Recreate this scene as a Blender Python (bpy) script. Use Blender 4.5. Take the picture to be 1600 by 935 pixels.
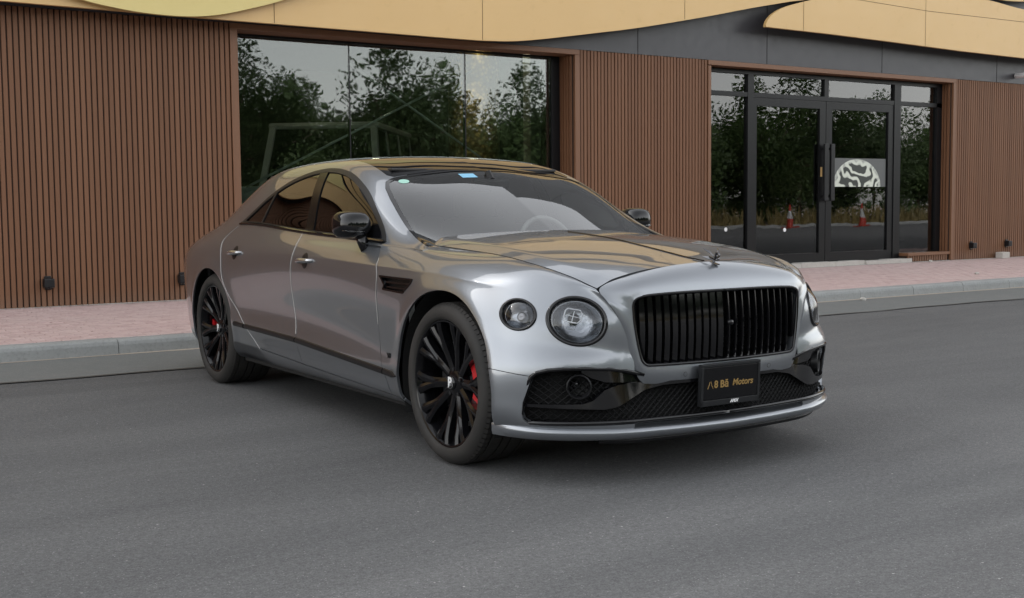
import bpy, bmesh, math, random
import numpy as np
from mathutils import Vector, Matrix
R = math.radians
for o in list(bpy.data.objects): bpy.data.objects.remove(o)
scene = bpy.context.scene
COL = scene.collection
random.seed(7); np.random.seed(7)

# ------------------------------------------------------------------ camera
cd = bpy.data.cameras.new('camera'); cam = bpy.data.objects.new('camera', cd); COL.objects.link(cam)
CW = (-3.757, -4.796, 1.193)
c_r = Vector((.8341, -.5514, -.0096)); c_f = Vector((.5493, .8320, -.0768)); c_f.normalize()
c_r = (c_r - c_r.dot(c_f) * c_f).normalized(); c_u = c_r.cross(c_f)
cam.matrix_world = Matrix(((c_r.x, c_u.x, -c_f.x, CW[0]), (c_r.y, c_u.y, -c_f.y, CW[1]), (c_r.z, c_u.z, -c_f.z, CW[2]), (0, 0, 0, 1)))
cd.sensor_width = 36; cd.sensor_fit = 'HORIZONTAL'; cd.lens = 1896.27 / 1600 * 36
cd.clip_start = .05; cd.clip_end = 1500
scene.camera = cam
# ------------------------------------------------------------------ overcast sky and soft sun
SUN_EL, SUN_AZ = R(35), R(-35)          # azimuth measured clockwise from +Y
w = bpy.data.worlds.new('World'); scene.world = w; w.use_nodes = True
nt = w.node_tree; nt.nodes.clear()
sky = nt.nodes.new('ShaderNodeTexSky'); sky.sky_type = 'NISHITA'; sky.sun_disc = False
sky.sun_elevation = SUN_EL; sky.sun_rotation = SUN_AZ; sky.air_density = 1.3; sky.dust_density = 1.2; sky.ozone_density = 1
hs = nt.nodes.new('ShaderNodeHueSaturation'); hs.inputs['Saturation'].default_value = .13
bg = nt.nodes.new('ShaderNodeBackground'); bg.inputs[1].default_value = .15
wo = nt.nodes.new('ShaderNodeOutputWorld')
nt.links.new(sky.outputs[0], hs.inputs['Color']); nt.links.new(hs.outputs[0], bg.inputs[0]); nt.links.new(bg.outputs[0], wo.inputs[0])
sd = bpy.data.lights.new('sun', 'SUN'); sun = bpy.data.objects.new('sun', sd); COL.objects.link(sun)
sd.energy = 2.0; sd.angle = R(14); sd.color = (1, .985, .96)
sdir = Vector((math.sin(SUN_AZ) * math.cos(SUN_EL), math.cos(SUN_AZ) * math.cos(SUN_EL), math.sin(SUN_EL)))
sun.rotation_euler = (-sdir).to_track_quat('-Z', 'Y').to_euler(); sun.location = (0, -10, 20)
scene.view_settings.view_transform = 'Standard'; scene.view_settings.look = 'None'
scene.view_settings.gamma = 1; scene.view_settings.use_curve_mapping = False
scene.view_settings.exposure = 1.45
scene.render.engine = 'CYCLES'

# ------------------------------------------------------------------ materials
MATS = {}
def sock(node, name): return node.inputs[name]
class NT:
    """tiny node helper"""
    def __init__(s, name):
        s.m = bpy.data.materials.new(name); s.m.use_nodes = True; s.t = s.m.node_tree; s.t.nodes.clear()
        s.out = s.t.nodes.new('ShaderNodeOutputMaterial'); MATS[name] = s.m
    def n(s, typ, **kw):
        nd = s.t.nodes.new('ShaderNode' + typ)
        for k, v in kw.items():
            if hasattr(nd, k) and k not in nd.inputs: setattr(nd, k, v)
            else: s.put(nd.inputs[k], v)
        return nd
    def put(s, inp, v):
        if isinstance(v, bpy.types.NodeSocket): s.t.links.new(v, inp)
        elif isinstance(v, bpy.types.Node): s.t.links.new(v.outputs[0], inp)
        else:
            if inp.type == 'RGBA' and len(v) == 3: v = (*v, 1)
            inp.default_value = v
    def pr(s, **kw):
        p = s.n('BsdfPrincipled')
        for k, v in kw.items(): s.put(p.inputs[k.replace('_', ' ')], v)
        s.t.links.new(p.outputs[0], s.out.inputs[0]); return p
    def obj(s): return s.n('TexCoord').outputs['Object']
    def noise(s, scale, detail=4, rough=.55, vec=None, dist=0):
        nd = s.n('TexNoise'); nd.inputs['Scale'].default_value = scale; nd.inputs['Detail'].default_value = detail
        nd.inputs['Roughness'].default_value = rough; nd.inputs['Distortion'].default_value = dist
        s.put(nd.inputs['Vector'], vec if vec is not None else s.obj()); return nd.outputs['Fac']
    def ramp(s, fac, stops):
        r = s.n('ValToRGB'); s.put(r.inputs[0], fac); e = r.color_ramp.elements
        while len(e) < len(stops): e.new(.5)
        for q, (p, c) in zip(e, stops): q.position = p; q.color = (*c, 1) if len(c) == 3 else c
        return r.outputs[0]
    def mix(s, fac, a, b, mode='MIX'):
        m = s.n('MixRGB', blend_type=mode); s.put(m.inputs[0], fac); s.put(m.inputs[1], a); s.put(m.inputs[2], b); return m.outputs[0]
    def math(s, op, a, b=0.0, c=0.0):
        m = s.n('Math', operation=op); s.put(m.inputs[0], a); s.put(m.inputs[1], b); s.put(m.inputs[2], c); return m.outputs[0]
    def bump(s, h, strength=.3, dist=.01):
        b = s.n('Bump'); b.inputs['Strength'].default_value = strength; b.inputs['Distance'].default_value = dist; s.put(b.inputs['Height'], h); return b.outputs[0]
    def mapv(s, scale, vec=None):
        m = s.n('Mapping'); s.put(m.inputs['Vector'], vec if vec is not None else s.obj()); m.inputs['Scale'].default_value = scale; return m.outputs[0]
def simple(name, col, rough=.5, metal=0., coat=0., spec=.5, **kw):
    t = NT(name); p = t.pr(Base_Color=col, Roughness=rough, Metallic=metal)
    p.inputs['Coat Weight'].default_value = coat; p.inputs['Coat Roughness'].default_value = .03
    p.inputs['Specular IOR Level'].default_value = spec
    return t.m
def thin_glass(name, tint, refl=1.0, rough=0.0, ior=1.5, wave=0.):
    t = NT(name); tr = t.n('BsdfTransparent', Color=tint); gl = t.n('BsdfGlossy', Roughness=rough, Color=(1, 1, 1))
    if wave: t.put(gl.inputs['Normal'], t.bump(t.noise(1.4, 2), wave, .05))
    fr = t.n('Fresnel', IOR=ior); k = t.math('MULTIPLY', fr.outputs[0], refl); k = t.math('MINIMUM', k, 1.0)
    mx = t.n('MixShader'); t.put(mx.inputs[0], k); t.put(mx.inputs[1], tr); t.put(mx.inputs[2], gl)
    t.t.links.new(mx.outputs[0], t.out.inputs[0]); return t.m

# car paint: metallic silver grey, fine flakes, clear coat
t = NT('paint'); p = t.pr(Base_Color=(.242, .258, .28), Metallic=.82, Roughness=.33); p.inputs['Coat Weight'].default_value = 1.; p.inputs['Coat Roughness'].default_value = .015; p.inputs['Coat IOR'].default_value = 1.62
simple('gloss_black', (.005, .005, .006), .06, spec=.5)
simple('satin_black', (.009, .009, .010), .40, spec=.35)
simple('mesh_black', (.004, .004, .0045), .55, spec=.25)
simple('wheel_black', (.005, .005, .006), .14, spec=.32)
simple('pillar_black', (.004, .004, .0045), .22, spec=.22)
simple('rubber', (.018, .017, .016), .75)
simple('liner', (.008, .008, .008), .9)
simple('chrome', (.75, .76, .78), .09, 1.)
simple('dark_chrome', (.15, .15, .155), .16, 1.)
simple('disc_metal', (.36, .36, .37), .32, 1.)
simple('caliper_red', (.50, .008, .012), .3, coat=.6)
simple('print_white', (.8, .8, .8), .5)
simple('plate_black', (.005, .005, .006), .25, spec=.3)
simple('plate_frame', (.022, .023, .025), .3, .3)
simple('gold_print', (.36, .23, .08), .4, .3)
simple('leather', (.035, .033, .032), .55)
simple('leather_light', (.34, .33, .32), .5)
simple('lamp_white', (.85, .87, .9), .25)
simple('edge_highlight', (.45, .445, .43), .35)  # flat pale tone standing in for the highlight on door gap edges
simple('sticker_blue', (.22, .50, .70), .5)
simple('sticker_green', (.35, .62, .52), .5)
simple('tail_red', (.25, .008, .01), .12, coat=1.)
t = NT('tyre'); tb = t.noise(60, 3); t.pr(Base_Color=t.ramp(t.noise(5, 4), [(.3, (.016, .015, .014)), (.8, (.034, .031, .028))]), Roughness=.72, Normal=t.bump(tb, .15, .002))
t = NT('lamp_bowl'); v = t.n('TexVoronoi'); v.inputs['Scale'].default_value = 65; t.put(v.inputs['Vector'], t.obj())
t.pr(Base_Color=(.36, .38, .41), Metallic=1., Roughness=.26, Normal=t.bump(v.outputs['Distance'], .22, .004))
thin_glass('windshield_glass', (.74, .79, .77), 1.55)
thin_glass('side_glass', (.08, .085, .08), 1.3)
thin_glass('lens_glass', (.93, .94, .95), 1.3)
thin_glass('shop_glass', (.60, .65, .62), 2.0, .014, wave=.03)
thin_glass('shop_glass_clear', (.60, .64, .62), 1.8, .012, wave=.02)
simple('roof_black', (.004, .004, .005), .02)

# building
t = NT('slat_wood'); oi = t.n('ObjectInfo')
g = t.noise(5, 6, .7, t.mapv((14, 14, .6)))
c1 = t.ramp(g, [(.25, (.152, .066, .029)), (.75, (.174, .077, .035))])
c2 = t.mix(.55, c1, t.ramp(oi.outputs['Random'], [(0, (.135, .058, .025)), (.5, (.166, .073, .033)), (1, (.195, .090, .043))]))
low = t.ramp(t.n('SeparateXYZ', Vector=t.n('NewGeometry').outputs['Position']).outputs[2], [(.15, (.5, .5, .5)), (.32, (0, 0, 0))])
dn = t.noise(9, 5)
c3 = t.mix(t.math('MULTIPLY', t.math('MULTIPLY', dn, .8), low), c2, (.16, .125, .10))
t.pr(Base_Color=c3, Roughness=.62)
t = NT('trim_wood'); g = t.noise(4, 6, .7, t.mapv((10, 10, .7)))
t.pr(Base_Color=t.ramp(g, [(.25, (.172, .079, .038)), (.8, (.198, .093, .046))]), Roughness=.5, Normal=t.bump(g, .1, .002))
t = NT('wall_dark'); t.pr(Base_Color=t.ramp(t.noise(6, 4), [(.3, (.026, .013, .008)), (.7, (.034, .017, .010))]), Roughness=.8)
def cladding(name, a, b, stain):
    t = NT(name); n1 = t.noise(.8, 5, .6); n2 = t.noise(7, 5, .65)
    c = t.mix(n1, a, b); st = t.ramp(n2, [(.60, (0, 0, 0)), (.74, (.35, .35, .35))])
    c = t.mix(t.math('MULTIPLY', st, .35), c, stain)
    rn = t.noise(1.1, 2)
    t.pr(Base_Color=c, Roughness=t.ramp(n2, [(.3, (.34,) * 3), (.7, (.46,) * 3)]), Normal=t.bump(rn, .06, .03)); return t.m
cladding('gold_clad', (.62, .405, .165), (.69, .46, .20), (.36, .235, .105))
cladding('gold_light', (.63, .51, .19), (.68, .555, .225), (.44, .33, .13))
cladding('upper_clad', (.13, .132, .14), (.165, .167, .175), (.09, .09, .095))
cladding('grey_clad', (.042, .042, .047), (.056, .055, .061), (.024, .024, .026))
simple('seam_dark', (.01, .01, .01), .8)
simple('frame_black', (.007, .007, .008), .35, spec=.3)
simple('room_dark', (.05, .05, .048), .8)
simple('room_floor', (.16, .155, .15), .25)
simple('white_paint', (.5, .52, .51), .3, coat=.6)
simple('steel', (.42, .43, .42), .4, .6)
t = NT('column_gold'); v = t.n('TexVoronoi'); v.inputs['Scale'].default_value = 14; t.put(v.inputs['Vector'], t.obj())
t.pr(Base_Color=t.ramp(v.outputs['Distance'], [(.1, (.5, .36, .14)), (.55, (.10, .06, .02))]), Roughness=.35, Metallic=.5)
t = NT('lamp_on'); e = t.n('Emission', Color=(1, .86, .62), Strength=28.); t.t.links.new(e.outputs[0], t.out.inputs[0])
# ground
t = NT('asphalt'); o_ = t.obj()
big = t.noise(.35, 5, .6, o_); streak = t.noise(1.2, 5, .65, t.mapv((.35, 1.6, 1), o_)); mid = t.noise(3.2, 6, .7, o_)
fine = t.noise(170, 3, .6, o_); fine2 = t.noise(60, 4, .7, o_)
v = t.n('TexVoronoi'); v.inputs['Scale'].default_value = 130; t.put(v.inputs['Vector'], o_)
v2 = t.n('TexVoronoi'); v2.inputs['Scale'].default_value = 22; t.put(v2.inputs['Vector'], o_)
c = t.ramp(big, [(.3, (.083, .082, .083)), (.7, (.108, .107, .107))])
c = t.mix(.5, c, t.ramp(streak, [(.3, (.076, .075, .076)), (.7, (.116, .115, .114))]))
c = t.mix(.35, c, t.ramp(mid, [(.3, (.072, .071, .072)), (.7, (.118, .117, .116))]))
c = t.mix(.6, c, t.ramp(fine, [(.36, (.03, .03, .032)), (.5, (.088, .088, .089)), (.64, (.225, .225, .225))]), 'MIX')
c = t.mix(.42, c, t.ramp(fine2, [(.34, (.035, .035, .036)), (.5, (.095, .095, .096)), (.66, (.20, .20, .20))]))
med = t.noise(24, 5, .75, o_)
c = t.mix(.22, c, t.ramp(med, [(.35, (.05, .05, .05)), (.65, (.16, .16, .16))]))
chip = t.ramp(t.n('SeparateColor', Color=v.outputs['Color']).outputs[0], [(.955, (0, 0, 0)), (.965, (1, 1, 1))])
chipd = t.ramp(v.outputs['Distance'], [(.25, (1, 1, 1)), (.40, (0, 0, 0))])
c = t.mix(t.math('MULTIPLY', t.math('MULTIPLY', chip, chipd), .6), c, (.36, .355, .345))
ch2 = t.ramp(t.n('SeparateColor', Color=v2.outputs['Color']).outputs[1], [(.93, (0, 0, 0)), (.94, (1, 1, 1))])
ch2d = t.ramp(v2.outputs['Distance'], [(.07, (1, 1, 1)), (.12, (0, 0, 0))])
c = t.mix(t.math('MULTIPLY', t.math('MULTIPLY', ch2, ch2d), .75), c, (.42, .41, .39))
trk = t.noise(.55, 4, .6, t.mapv((.22, 1.3, 1), o_), 1.2)
c = t.mix(1., c, t.ramp(trk, [(.3, (.78, .785, .80)), (.5, (1.02, 1.025, 1.03)), (.7, (1.22, 1.22, 1.22))]), 'MULTIPLY')
scr = t.ramp(t.noise(2.4, 6, .75, t.mapv((.12, 3.2, 1), o_), .6), [(.62, (0,) * 3), (.70, (1,) * 3)])
c = t.mix(t.math('MULTIPLY', scr, .12), c, (.26, .26, .255))
wob = t.n('MixRGB'); wob.inputs[0].default_value = .12; t.put(wob.inputs[1], o_); nz = t.n('TexNoise'); nz.inputs['Scale'].default_value = 1.1; nz.inputs['Detail'].default_value = 6; t.put(nz.inputs['Vector'], o_); t.put(wob.inputs[2], nz.outputs['Color'])
ve = t.n('TexVoronoi', feature='DISTANCE_TO_EDGE'); ve.inputs['Scale'].default_value = .42; t.put(ve.inputs['Vector'], wob.outputs[0])
crk = t.math('MULTIPLY', t.ramp(ve.outputs['Distance'], [(.0012, (1,) * 3), (.0035, (0,) * 3)]), t.ramp(t.noise(.45, 3, .5, o_), [(.46, (0,) * 3), (.56, (1,) * 3)]))
c = t.mix(t.math('MULTIPLY', crk, .16), c, (.045, .045, .045))
oil = t.ramp(t.noise(1.7, 3, .5, t.mapv((1, 1, 1), o_), .4), [(.70, (0,) * 3), (.78, (1,) * 3)])
c = t.mix(t.math('MULTIPLY', oil, .30), c, (.05, .05, .052))
pos = t.n('SeparateXYZ', Vector=o_)
dust = t.ramp(pos.outputs[1], [(.0, (0, 0, 0)), (1, (1, 1, 1))])
hgt = t.math('ADD', fine, t.math('MULTIPLY', v.outputs['Distance'], .8))
t.pr(Base_Color=c, Roughness=t.ramp(mid, [(.3, (.80,) * 3), (.7, (.92,) * 3)]), Normal=t.bump(hgt, .55, .004))
def ground(name, a, b, speck, scale=90, rough=.85, bs=.3):
    t = NT(name); n1 = t.noise(.9, 5, .6); n2 = t.noise(scale, 3, .6); n3 = t.noise(6, 6, .7)
    c = t.mix(n1, a, b); c = t.mix(.35, c, t.ramp(n3, [(.3, a), (.7, b)])); c = t.mix(t.math('MULTIPLY', t.ramp(n2, [(.5, (0,) * 3), (.7, (1,) * 3)]), .3), c, speck)
    t.pr(Base_Color=c, Roughness=rough, Normal=t.bump(t.math('ADD', n2, n3), bs, .006)); return t
ground('gutter_asphalt', (0.110, 0.126, 0.124), (0.177, 0.174, 0.170), (0.300, 0.292, 0.285))
ground('joint_tar', (.055, .052, .047), (.085, .08, .072), (.13, .12, .11))
ground('concrete', (0.225, 0.232, 0.228), (0.352, 0.360, 0.352), (0.128, 0.128, 0.124), 40)
ground('sand', (0.330, 0.277, 0.225), (0.435, 0.375, 0.307), (0.240, 0.195, 0.150), 70)
ground('plaster_white', (0.405, 0.383, 0.352), (0.540, 0.510, 0.473), (0.300, 0.277, 0.247), 30)
t = NT('pavers'); g_ = t.n('NewGeometry').outputs['Position']
sn = t.n('VectorMath', operation='SNAP'); t.put(sn.inputs[0], g_); sn.inputs[1].default_value = (.1, .1, 5.); wn = t.n('TexWhiteNoise'); t.put(wn.inputs['Vector'], sn.outputs[0])
pn = t.noise(1.3, 6, .7, g_); pf = t.noise(45, 4, .6, g_)
c = t.ramp(wn.outputs['Value'], [(0, (.44, .305, .29)), (.5, (.51, .365, .35)), (1, (.56, .415, .395))])
c = t.mix(t.math('MULTIPLY', t.ramp(pn, [(.35, (0,) * 3), (.8, (1,) * 3)]), .5), c, (.52, .44, .41))
c = t.mix(.25, c, t.ramp(pf, [(.3, (.33, .225, .215)), (.7, (.62, .48, .46))]))
stn = t.ramp(t.noise(2.7, 4, .6, g_), [(.64, (0,) * 3), (.74, (1,) * 3)]); c = t.mix(t.math('MULTIPLY', stn, .35), c, (.22, .165, .16))
t.pr(Base_Color=c, Roughness=.9, Normal=t.bump(pf, .2, .004))
ground('paver_joint', (.20, .155, .14), (.30, .25, .225), (.14, .11, .1), 60)
# vegetation
def leafmat(name, a, b):
    t = NT(name); oi = t.n('ObjectInfo'); n = t.noise(1.6, 3)
    c = t.mix(n, a, b); p = t.pr(Base_Color=c, Roughness=.6)
    tl = t.n('BsdfTranslucent'); t.put(tl.inputs[0], c); mx = t.n('MixShader'); mx.inputs[0].default_value = .4
    t.t.links.new(p.outputs[0], mx.inputs[1]); t.t.links.new(tl.outputs[0], mx.inputs[2]); t.t.links.new(mx.outputs[0], t.out.inputs[0])
leafmat('leaf', (.045, .085, .025), (.10, .15, .05)); leafmat('leaf_dark', (.035, .065, .022), (.075, .115, .04)); leafmat('dry_grass', (.16, .13, .05), (.24, .19, .08))
t = NT('bark'); t.pr(Base_Color=t.ramp(t.noise(9, 5), [(.3, (.05, .038, .028)), (.7, (.11, .085, .06))]), Roughness=.9)
simple('cone_red', (.30, .025, .012), .6); simple('cone_white', (.36, .36, .36), .5)

# ------------------------------------------------------------------ object helpers
def tag(o, label=None, cat=None, group=None, kind=None):
    if label: o['label'] = label
    if cat: o['category'] = cat
    if group: o['group'] = group
    if kind: o['kind'] = kind
    return o
def empty(name, loc=(0, 0, 0), rz=0., parent=None):
    o = bpy.data.objects.new(name, None); COL.objects.link(o); o.location = loc; o.rotation_euler = (0, 0, rz); o.empty_display_size = .1
    if parent: o.parent = parent
    return o
def mob(name, V, F, mat, parent=None, smooth=False, loc=None):
    me = bpy.data.meshes.new(name)
    me.from_pydata([tuple(map(float, v[:3])) for v in V], [], [tuple(int(i) for i in f) for f in F])
    if smooth: me.polygons.foreach_set('use_smooth', [True] * len(me.polygons))
    me.update()
    for m in (mat if isinstance(mat, (list, tuple)) else [mat]): me.materials.append(MATS[m])
    o = bpy.data.objects.new(name, me); COL.objects.link(o)
    if parent: o.parent = parent
    if loc: o.location = loc
    return o
def dupo(o, parent=None, loc=None):
    c = o.copy(); COL.objects.link(c)
    if parent is not None: c.parent = parent
    if loc is not None: c.location = loc
    return c
class MB:
    """collects simple shapes into one mesh"""
    def __init__(s): s.V = []; s.F = []
    def add(s, V, F):
        b = len(s.V); s.V += [tuple(v) for v in V]; s.F += [tuple(i + b for i in f) for f in F]; return s
    def box(s, x0, x1, y0, y1, z0, z1):
        return s.add([(x0, y0, z0), (x1, y0, z0), (x1, y1, z0), (x0, y1, z0), (x0, y0, z1), (x1, y0, z1), (x1, y1, z1), (x0, y1, z1)],
                     [(0, 3, 2, 1), (4, 5, 6, 7), (0, 1, 5, 4), (1, 2, 6, 5), (2, 3, 7, 6), (3, 0, 4, 7)])
    def bbox(s, x0, x1, y0, y1, z0, z1, b):
        """box with chamfered edges"""
        bm = bmesh.new(); bmesh.ops.create_cube(bm, size=1)
        for v in bm.verts: v.co = ((x0 + x1) / 2 + v.co.x * (x1 - x0), (y0 + y1) / 2 + v.co.y * (y1 - y0), (z0 + z1) / 2 + v.co.z * (z1 - z0))
        bmesh.ops.bevel(bm, geom=bm.edges[:], offset=b, segments=2, profile=.6, affect='EDGES')
        bm.verts.index_update(); s.add([v.co[:] for v in bm.verts], [[v.index for v in f.verts] for f in bm.faces]); bm.free(); return s
    def tube(s, pts, r, n=8, cap=True, up=(0, 0, 1)):
        pts = [Vector(p) for p in pts]; rs = r if hasattr(r, '__len__') else [r] * len(pts); V = []; F = []
        for i, p in enumerate(pts):
            d = (pts[min(i + 1, len(pts) - 1)] - pts[max(i - 1, 0)]).normalized()
            a = d.cross(Vector(up)); a = a.normalized() if a.length > 1e-4 else d.orthogonal().normalized(); b = d.cross(a)
            V += [p + rs[i] * (math.cos(k * 2 * math.pi / n) * a + math.sin(k * 2 * math.pi / n) * b) for k in range(n)]
        for i in range(len(pts) - 1):
            for k in range(n): F.append((i * n + k, i * n + (k + 1) % n, (i + 1) * n + (k + 1) % n, (i + 1) * n + k))
        if cap: F.append(tuple(range(n))[::-1]); F.append(tuple(range((len(pts) - 1) * n, len(pts) * n)))
        return s.add(V, F)
    def lathe(s, prof, axis='y', n=48, c=(0, 0, 0), a0=0., a1=2 * math.pi):
        """prof: list of (axial, radius)"""
        full = abs(a1 - a0 - 2 * math.pi) < 1e-6; m = n if full else n + 1; V = []; F = []
        for ax, r in prof:
            for k in range(m):
                a = a0 + (a1 - a0) * k / n; ca, sa = r * math.cos(a), r * math.sin(a)
                q = (ca, ax, sa) if axis == 'y' else ((ax, ca, sa) if axis == 'x' else (ca, sa, ax))
                V.append((q[0] + c[0], q[1] + c[1], q[2] + c[2]))
        for i in range(len(prof) - 1):
            for k in range(n):
                k2 = (k + 1) % m
                F.append((i * m + k, i * m + k2, (i + 1) * m + k2, (i + 1) * m + k))
        return s.add(V, F)
    def prism(s, poly, a, b, axis='y'):
        """extrude 2-D polygon (u,v) along axis between a and b"""
        n = len(poly); mk = {'y': lambda u, v, w_: (u, w_, v), 'x': lambda u, v, w_: (w_, u, v), 'z': lambda u, v, w_: (u, v, w_)}[axis]
        V = [mk(u, v, a) for u, v in poly] + [mk(u, v, b) for u, v in poly]
        F = [tuple(range(n)), tuple(range(n, 2 * n))[::-1]] + [(i, i + n, (i + 1) % n + n, (i + 1) % n) for i in range(n)]
        return s.add(V, F)
    def build(s, name, mat, parent=None, smooth=False, loc=None): return mob(name, s.V, s.F, mat, parent, smooth, loc)
def autosmooth(o, ang=35):
    me = o.data; bm = bmesh.new(); bm.from_mesh(me); bmesh.ops.recalc_face_normals(bm, faces=bm.faces[:])
    for f in bm.faces: f.smooth = True
    for e in bm.edges: e.smooth = not (len(e.link_faces) != 2 or e.calc_face_angle(0) > R(ang))
    bm.to_mesh(me); bm.free(); return o
def text_obj(name, body, size, mat, parent, mtx, extrude=.0008, align='CENTER', shear=0., bold=0.):
    cu = bpy.data.curves.new(name, 'FONT'); cu.body = body; cu.size = size; cu.extrude = extrude; cu.align_x = align; cu.align_y = 'CENTER'; cu.shear = shear; cu.offset = bold
    o = bpy.data.objects.new(name, cu); COL.objects.link(o)
    dg = bpy.context.evaluated_depsgraph_get(); me = bpy.data.meshes.new_from_object(o.evaluated_get(dg)); bpy.data.objects.remove(o)
    me.materials.clear(); me.materials.append(MATS[mat])
    for v in me.vertices: v.co = mtx @ v.co
    q = bpy.data.objects.new(name, me); COL.objects.link(q)
    if parent: q.parent = parent
    return q
# ================================================================== GROUND
def sheet(name, x0, x1, y0, y1, z, mat, nx=1, ny=1):
    V = [(x0 + (x1 - x0) * i / nx, y0 + (y1 - y0) * j / ny, z) for j in range(ny + 1) for i in range(nx + 1)]
    F = [(j * (nx + 1) + i, j * (nx + 1) + i + 1, (j + 1) * (nx + 1) + i + 1, (j + 1) * (nx + 1) + i) for j in range(ny) for i in range(nx)]
    o = mob(name, V, F, mat); o['kind'] = 'structure'; return o
KY, WY = 5.24, 9.03           # kerb face, slat wall face
sheet('ground', -400, 400, -400, 400, -.03, 'sand')
sheet('road', -120, 160, -19, KY + .05, 0., 'asphalt')
sheet('gutter_strip', -60, 90, 4.06, KY + .03, .004, 'gutter_asphalt')
# tar joint between road and gutter strip, slightly wandering edge
rnd = random.Random(3); V = []; F = []
for i in range(601):
    x = -20 + 50 * i / 600; wv = .02 * math.sin(x * 1.7) + .012 * math.sin(x * 5.1 + 1); hw = .010 + .010 * abs(math.sin(x * .9)) + rnd.random() * .010
    V += [(x, 4.05 + wv - hw, .008), (x, 4.05 + wv + hw, .008)]
    if i: k = 2 * i; F.append((k - 2, k, k + 1, k - 1))
o = mob('road_joint', V, F, 'joint_tar'); o['kind'] = 'structure'
# sand drift along the foot of the kerb
V = []; F = []
for i in range(801):
    x = -6 + 26 * i / 800; hw = .015 + .10 * max(0, math.sin(x * .55 + .6)) * abs(math.sin(x * 2.3)) * (.3 + .7 * rnd.random()) + (.03 if x > 6 else .008)
    V += [(x, KY + .01, .012), (x, KY - hw, .0065)]
    if i: k = 2 * i; F.append((k - 2, k - 1, k + 1, k))
o = mob('sand_drift', V, F, 'sand'); o['kind'] = 'stuff'
tag(o, 'pale windblown sand lying along the foot of the kerb', 'sand')
# kerb of one metre stones
kerb = empty('kerb', (0, 0, 0)); kerb['kind'] = 'structure'
prof = [(KY, 0), (KY + .008, .085), (KY + .02, .112), (KY + .045, .128), (KY + .15, .132), (KY + .15, 0)]
km = MB(); km.prism(prof, .003, .997, 'x')
bm = bmesh.new(); me = bpy.data.meshes.new('kerb_stone'); me.from_pydata(km.V, [], km.F); bm.from_mesh(me)
bmesh.ops.recalc_face_normals(bm, faces=bm.faces[:]); bmesh.ops.bevel(bm, geom=[e for e in bm.edges if e.calc_face_angle(0) > .3], offset=.003, segments=1, affect='EDGES'); bm.to_mesh(me); bm.free(); me.materials.append(MATS['concrete'])
for i in range(-12, 34):
    o = bpy.data.objects.new('kerb_stone', me); COL.objects.link(o); o.parent = kerb; o.location = (i + rnd.uniform(-.002, .002), rnd.uniform(-.004, .004), rnd.uniform(-.003, .003))
jm = MB(); jm.box(-12, 34, KY + .03, KY + .14, 0, .09); o = jm.build('kerb_bed', 'joint_tar', kerb)
pav = sheet('pavement', -60, 90, KY + .148, WY + .6, .122, 'paver_joint')
# clay pavers in running bond: the largest in view are single pieces, the rest one mesh
pm_ = MB(); c_ = .004; x1, y1, z1 = .194, .094, .012
pm_.add([(0, 0, -.02), (x1, 0, -.02), (x1, y1, -.02), (0, y1, -.02), (0, 0, z1 - c_), (x1, 0, z1 - c_), (x1, y1, z1 - c_), (0, y1, z1 - c_), (c_, c_, z1), (x1 - c_, c_, z1), (x1 - c_, y1 - c_, z1), (c_, y1 - c_, z1)],
        [(0, 1, 5, 4), (1, 2, 6, 5), (2, 3, 7, 6), (3, 0, 4, 7), (4, 5, 9, 8), (5, 6, 10, 9), (6, 7, 11, 10), (7, 4, 8, 11), (8, 9, 10, 11)])
pme = bpy.data.meshes.new('paver'); pme.from_pydata(pm_.V, [], pm_.F); pme.materials.append(MATS['pavers'])
spots = []
for j in range(37):
    for i in range(-60, 125): spots.append((i * .2 + (.1 if j % 2 else 0), KY + .152 + j * .1))
vis_ = lambda s: (-2.0 + .24 * (s[1] - KY) < s[0] < .35 + .42 * (s[1] - KY))
near = sorted([s for s in spots if vis_(s)], key=lambda s: (s[0] - CW[0]) ** 2 + (s[1] - CW[1]) ** 2)[:300]; ns = set(near)
for (x, y) in near:
    o = bpy.data.objects.new('paver', pme); COL.objects.link(o); o.parent = pav; o.location = (x + rnd.uniform(-.001, .001), y + rnd.uniform(-.001, .001), .121 + rnd.uniform(-.0015, .0015)); o.rotation_euler = (rnd.gauss(0, .006), rnd.gauss(0, .006), rnd.gauss(0, .004))
rest = MB(); pv = np.array(pm_.V); pfc = np.array([f for f in pm_.F]); rs_ = [s for s in spots if s not in ns]
AV = np.concatenate([pv + [x, y, .121 + rnd.uniform(-.0015, .0015)] for x, y in rs_]); AF = np.concatenate([pfc + 12 * k for k in range(len(rs_))])
rest.V = AV.tolist(); rest.F = AF.tolist(); o = rest.build('pavers', 'pavers', pav); o['kind'] = 'stuff'
# pale mortar strip and broken threshold at the foot of the wall
V = []; F = []
for i in range(701):
    x = -6 + 25 * i / 700; hw = .02 + .03 * rnd.random() + (.04 if (x > 14.9 or -.2 < x < 1.4) else 0)
    V += [(x, WY + .05, .143), (x, WY - hw, .1365)]
    if i: k = 2 * i; F.append((k - 2, k - 1, k + 1, k))
o = mob('mortar_strip', V, F, 'plaster_white'); o['kind'] = 'structure'
th = MB()
x = 9.1
while x < 13.75:
    wd = rnd.uniform(.25, .6); th.bbox(x, min(x + wd, 13.78), WY + .02 - rnd.uniform(0, .05), WY + .4, .13, .205 + rnd.uniform(-.012, .012), .008); x += wd
o = th.build('door_threshold', 'plaster_white'); o['kind'] = 'structure'
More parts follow.
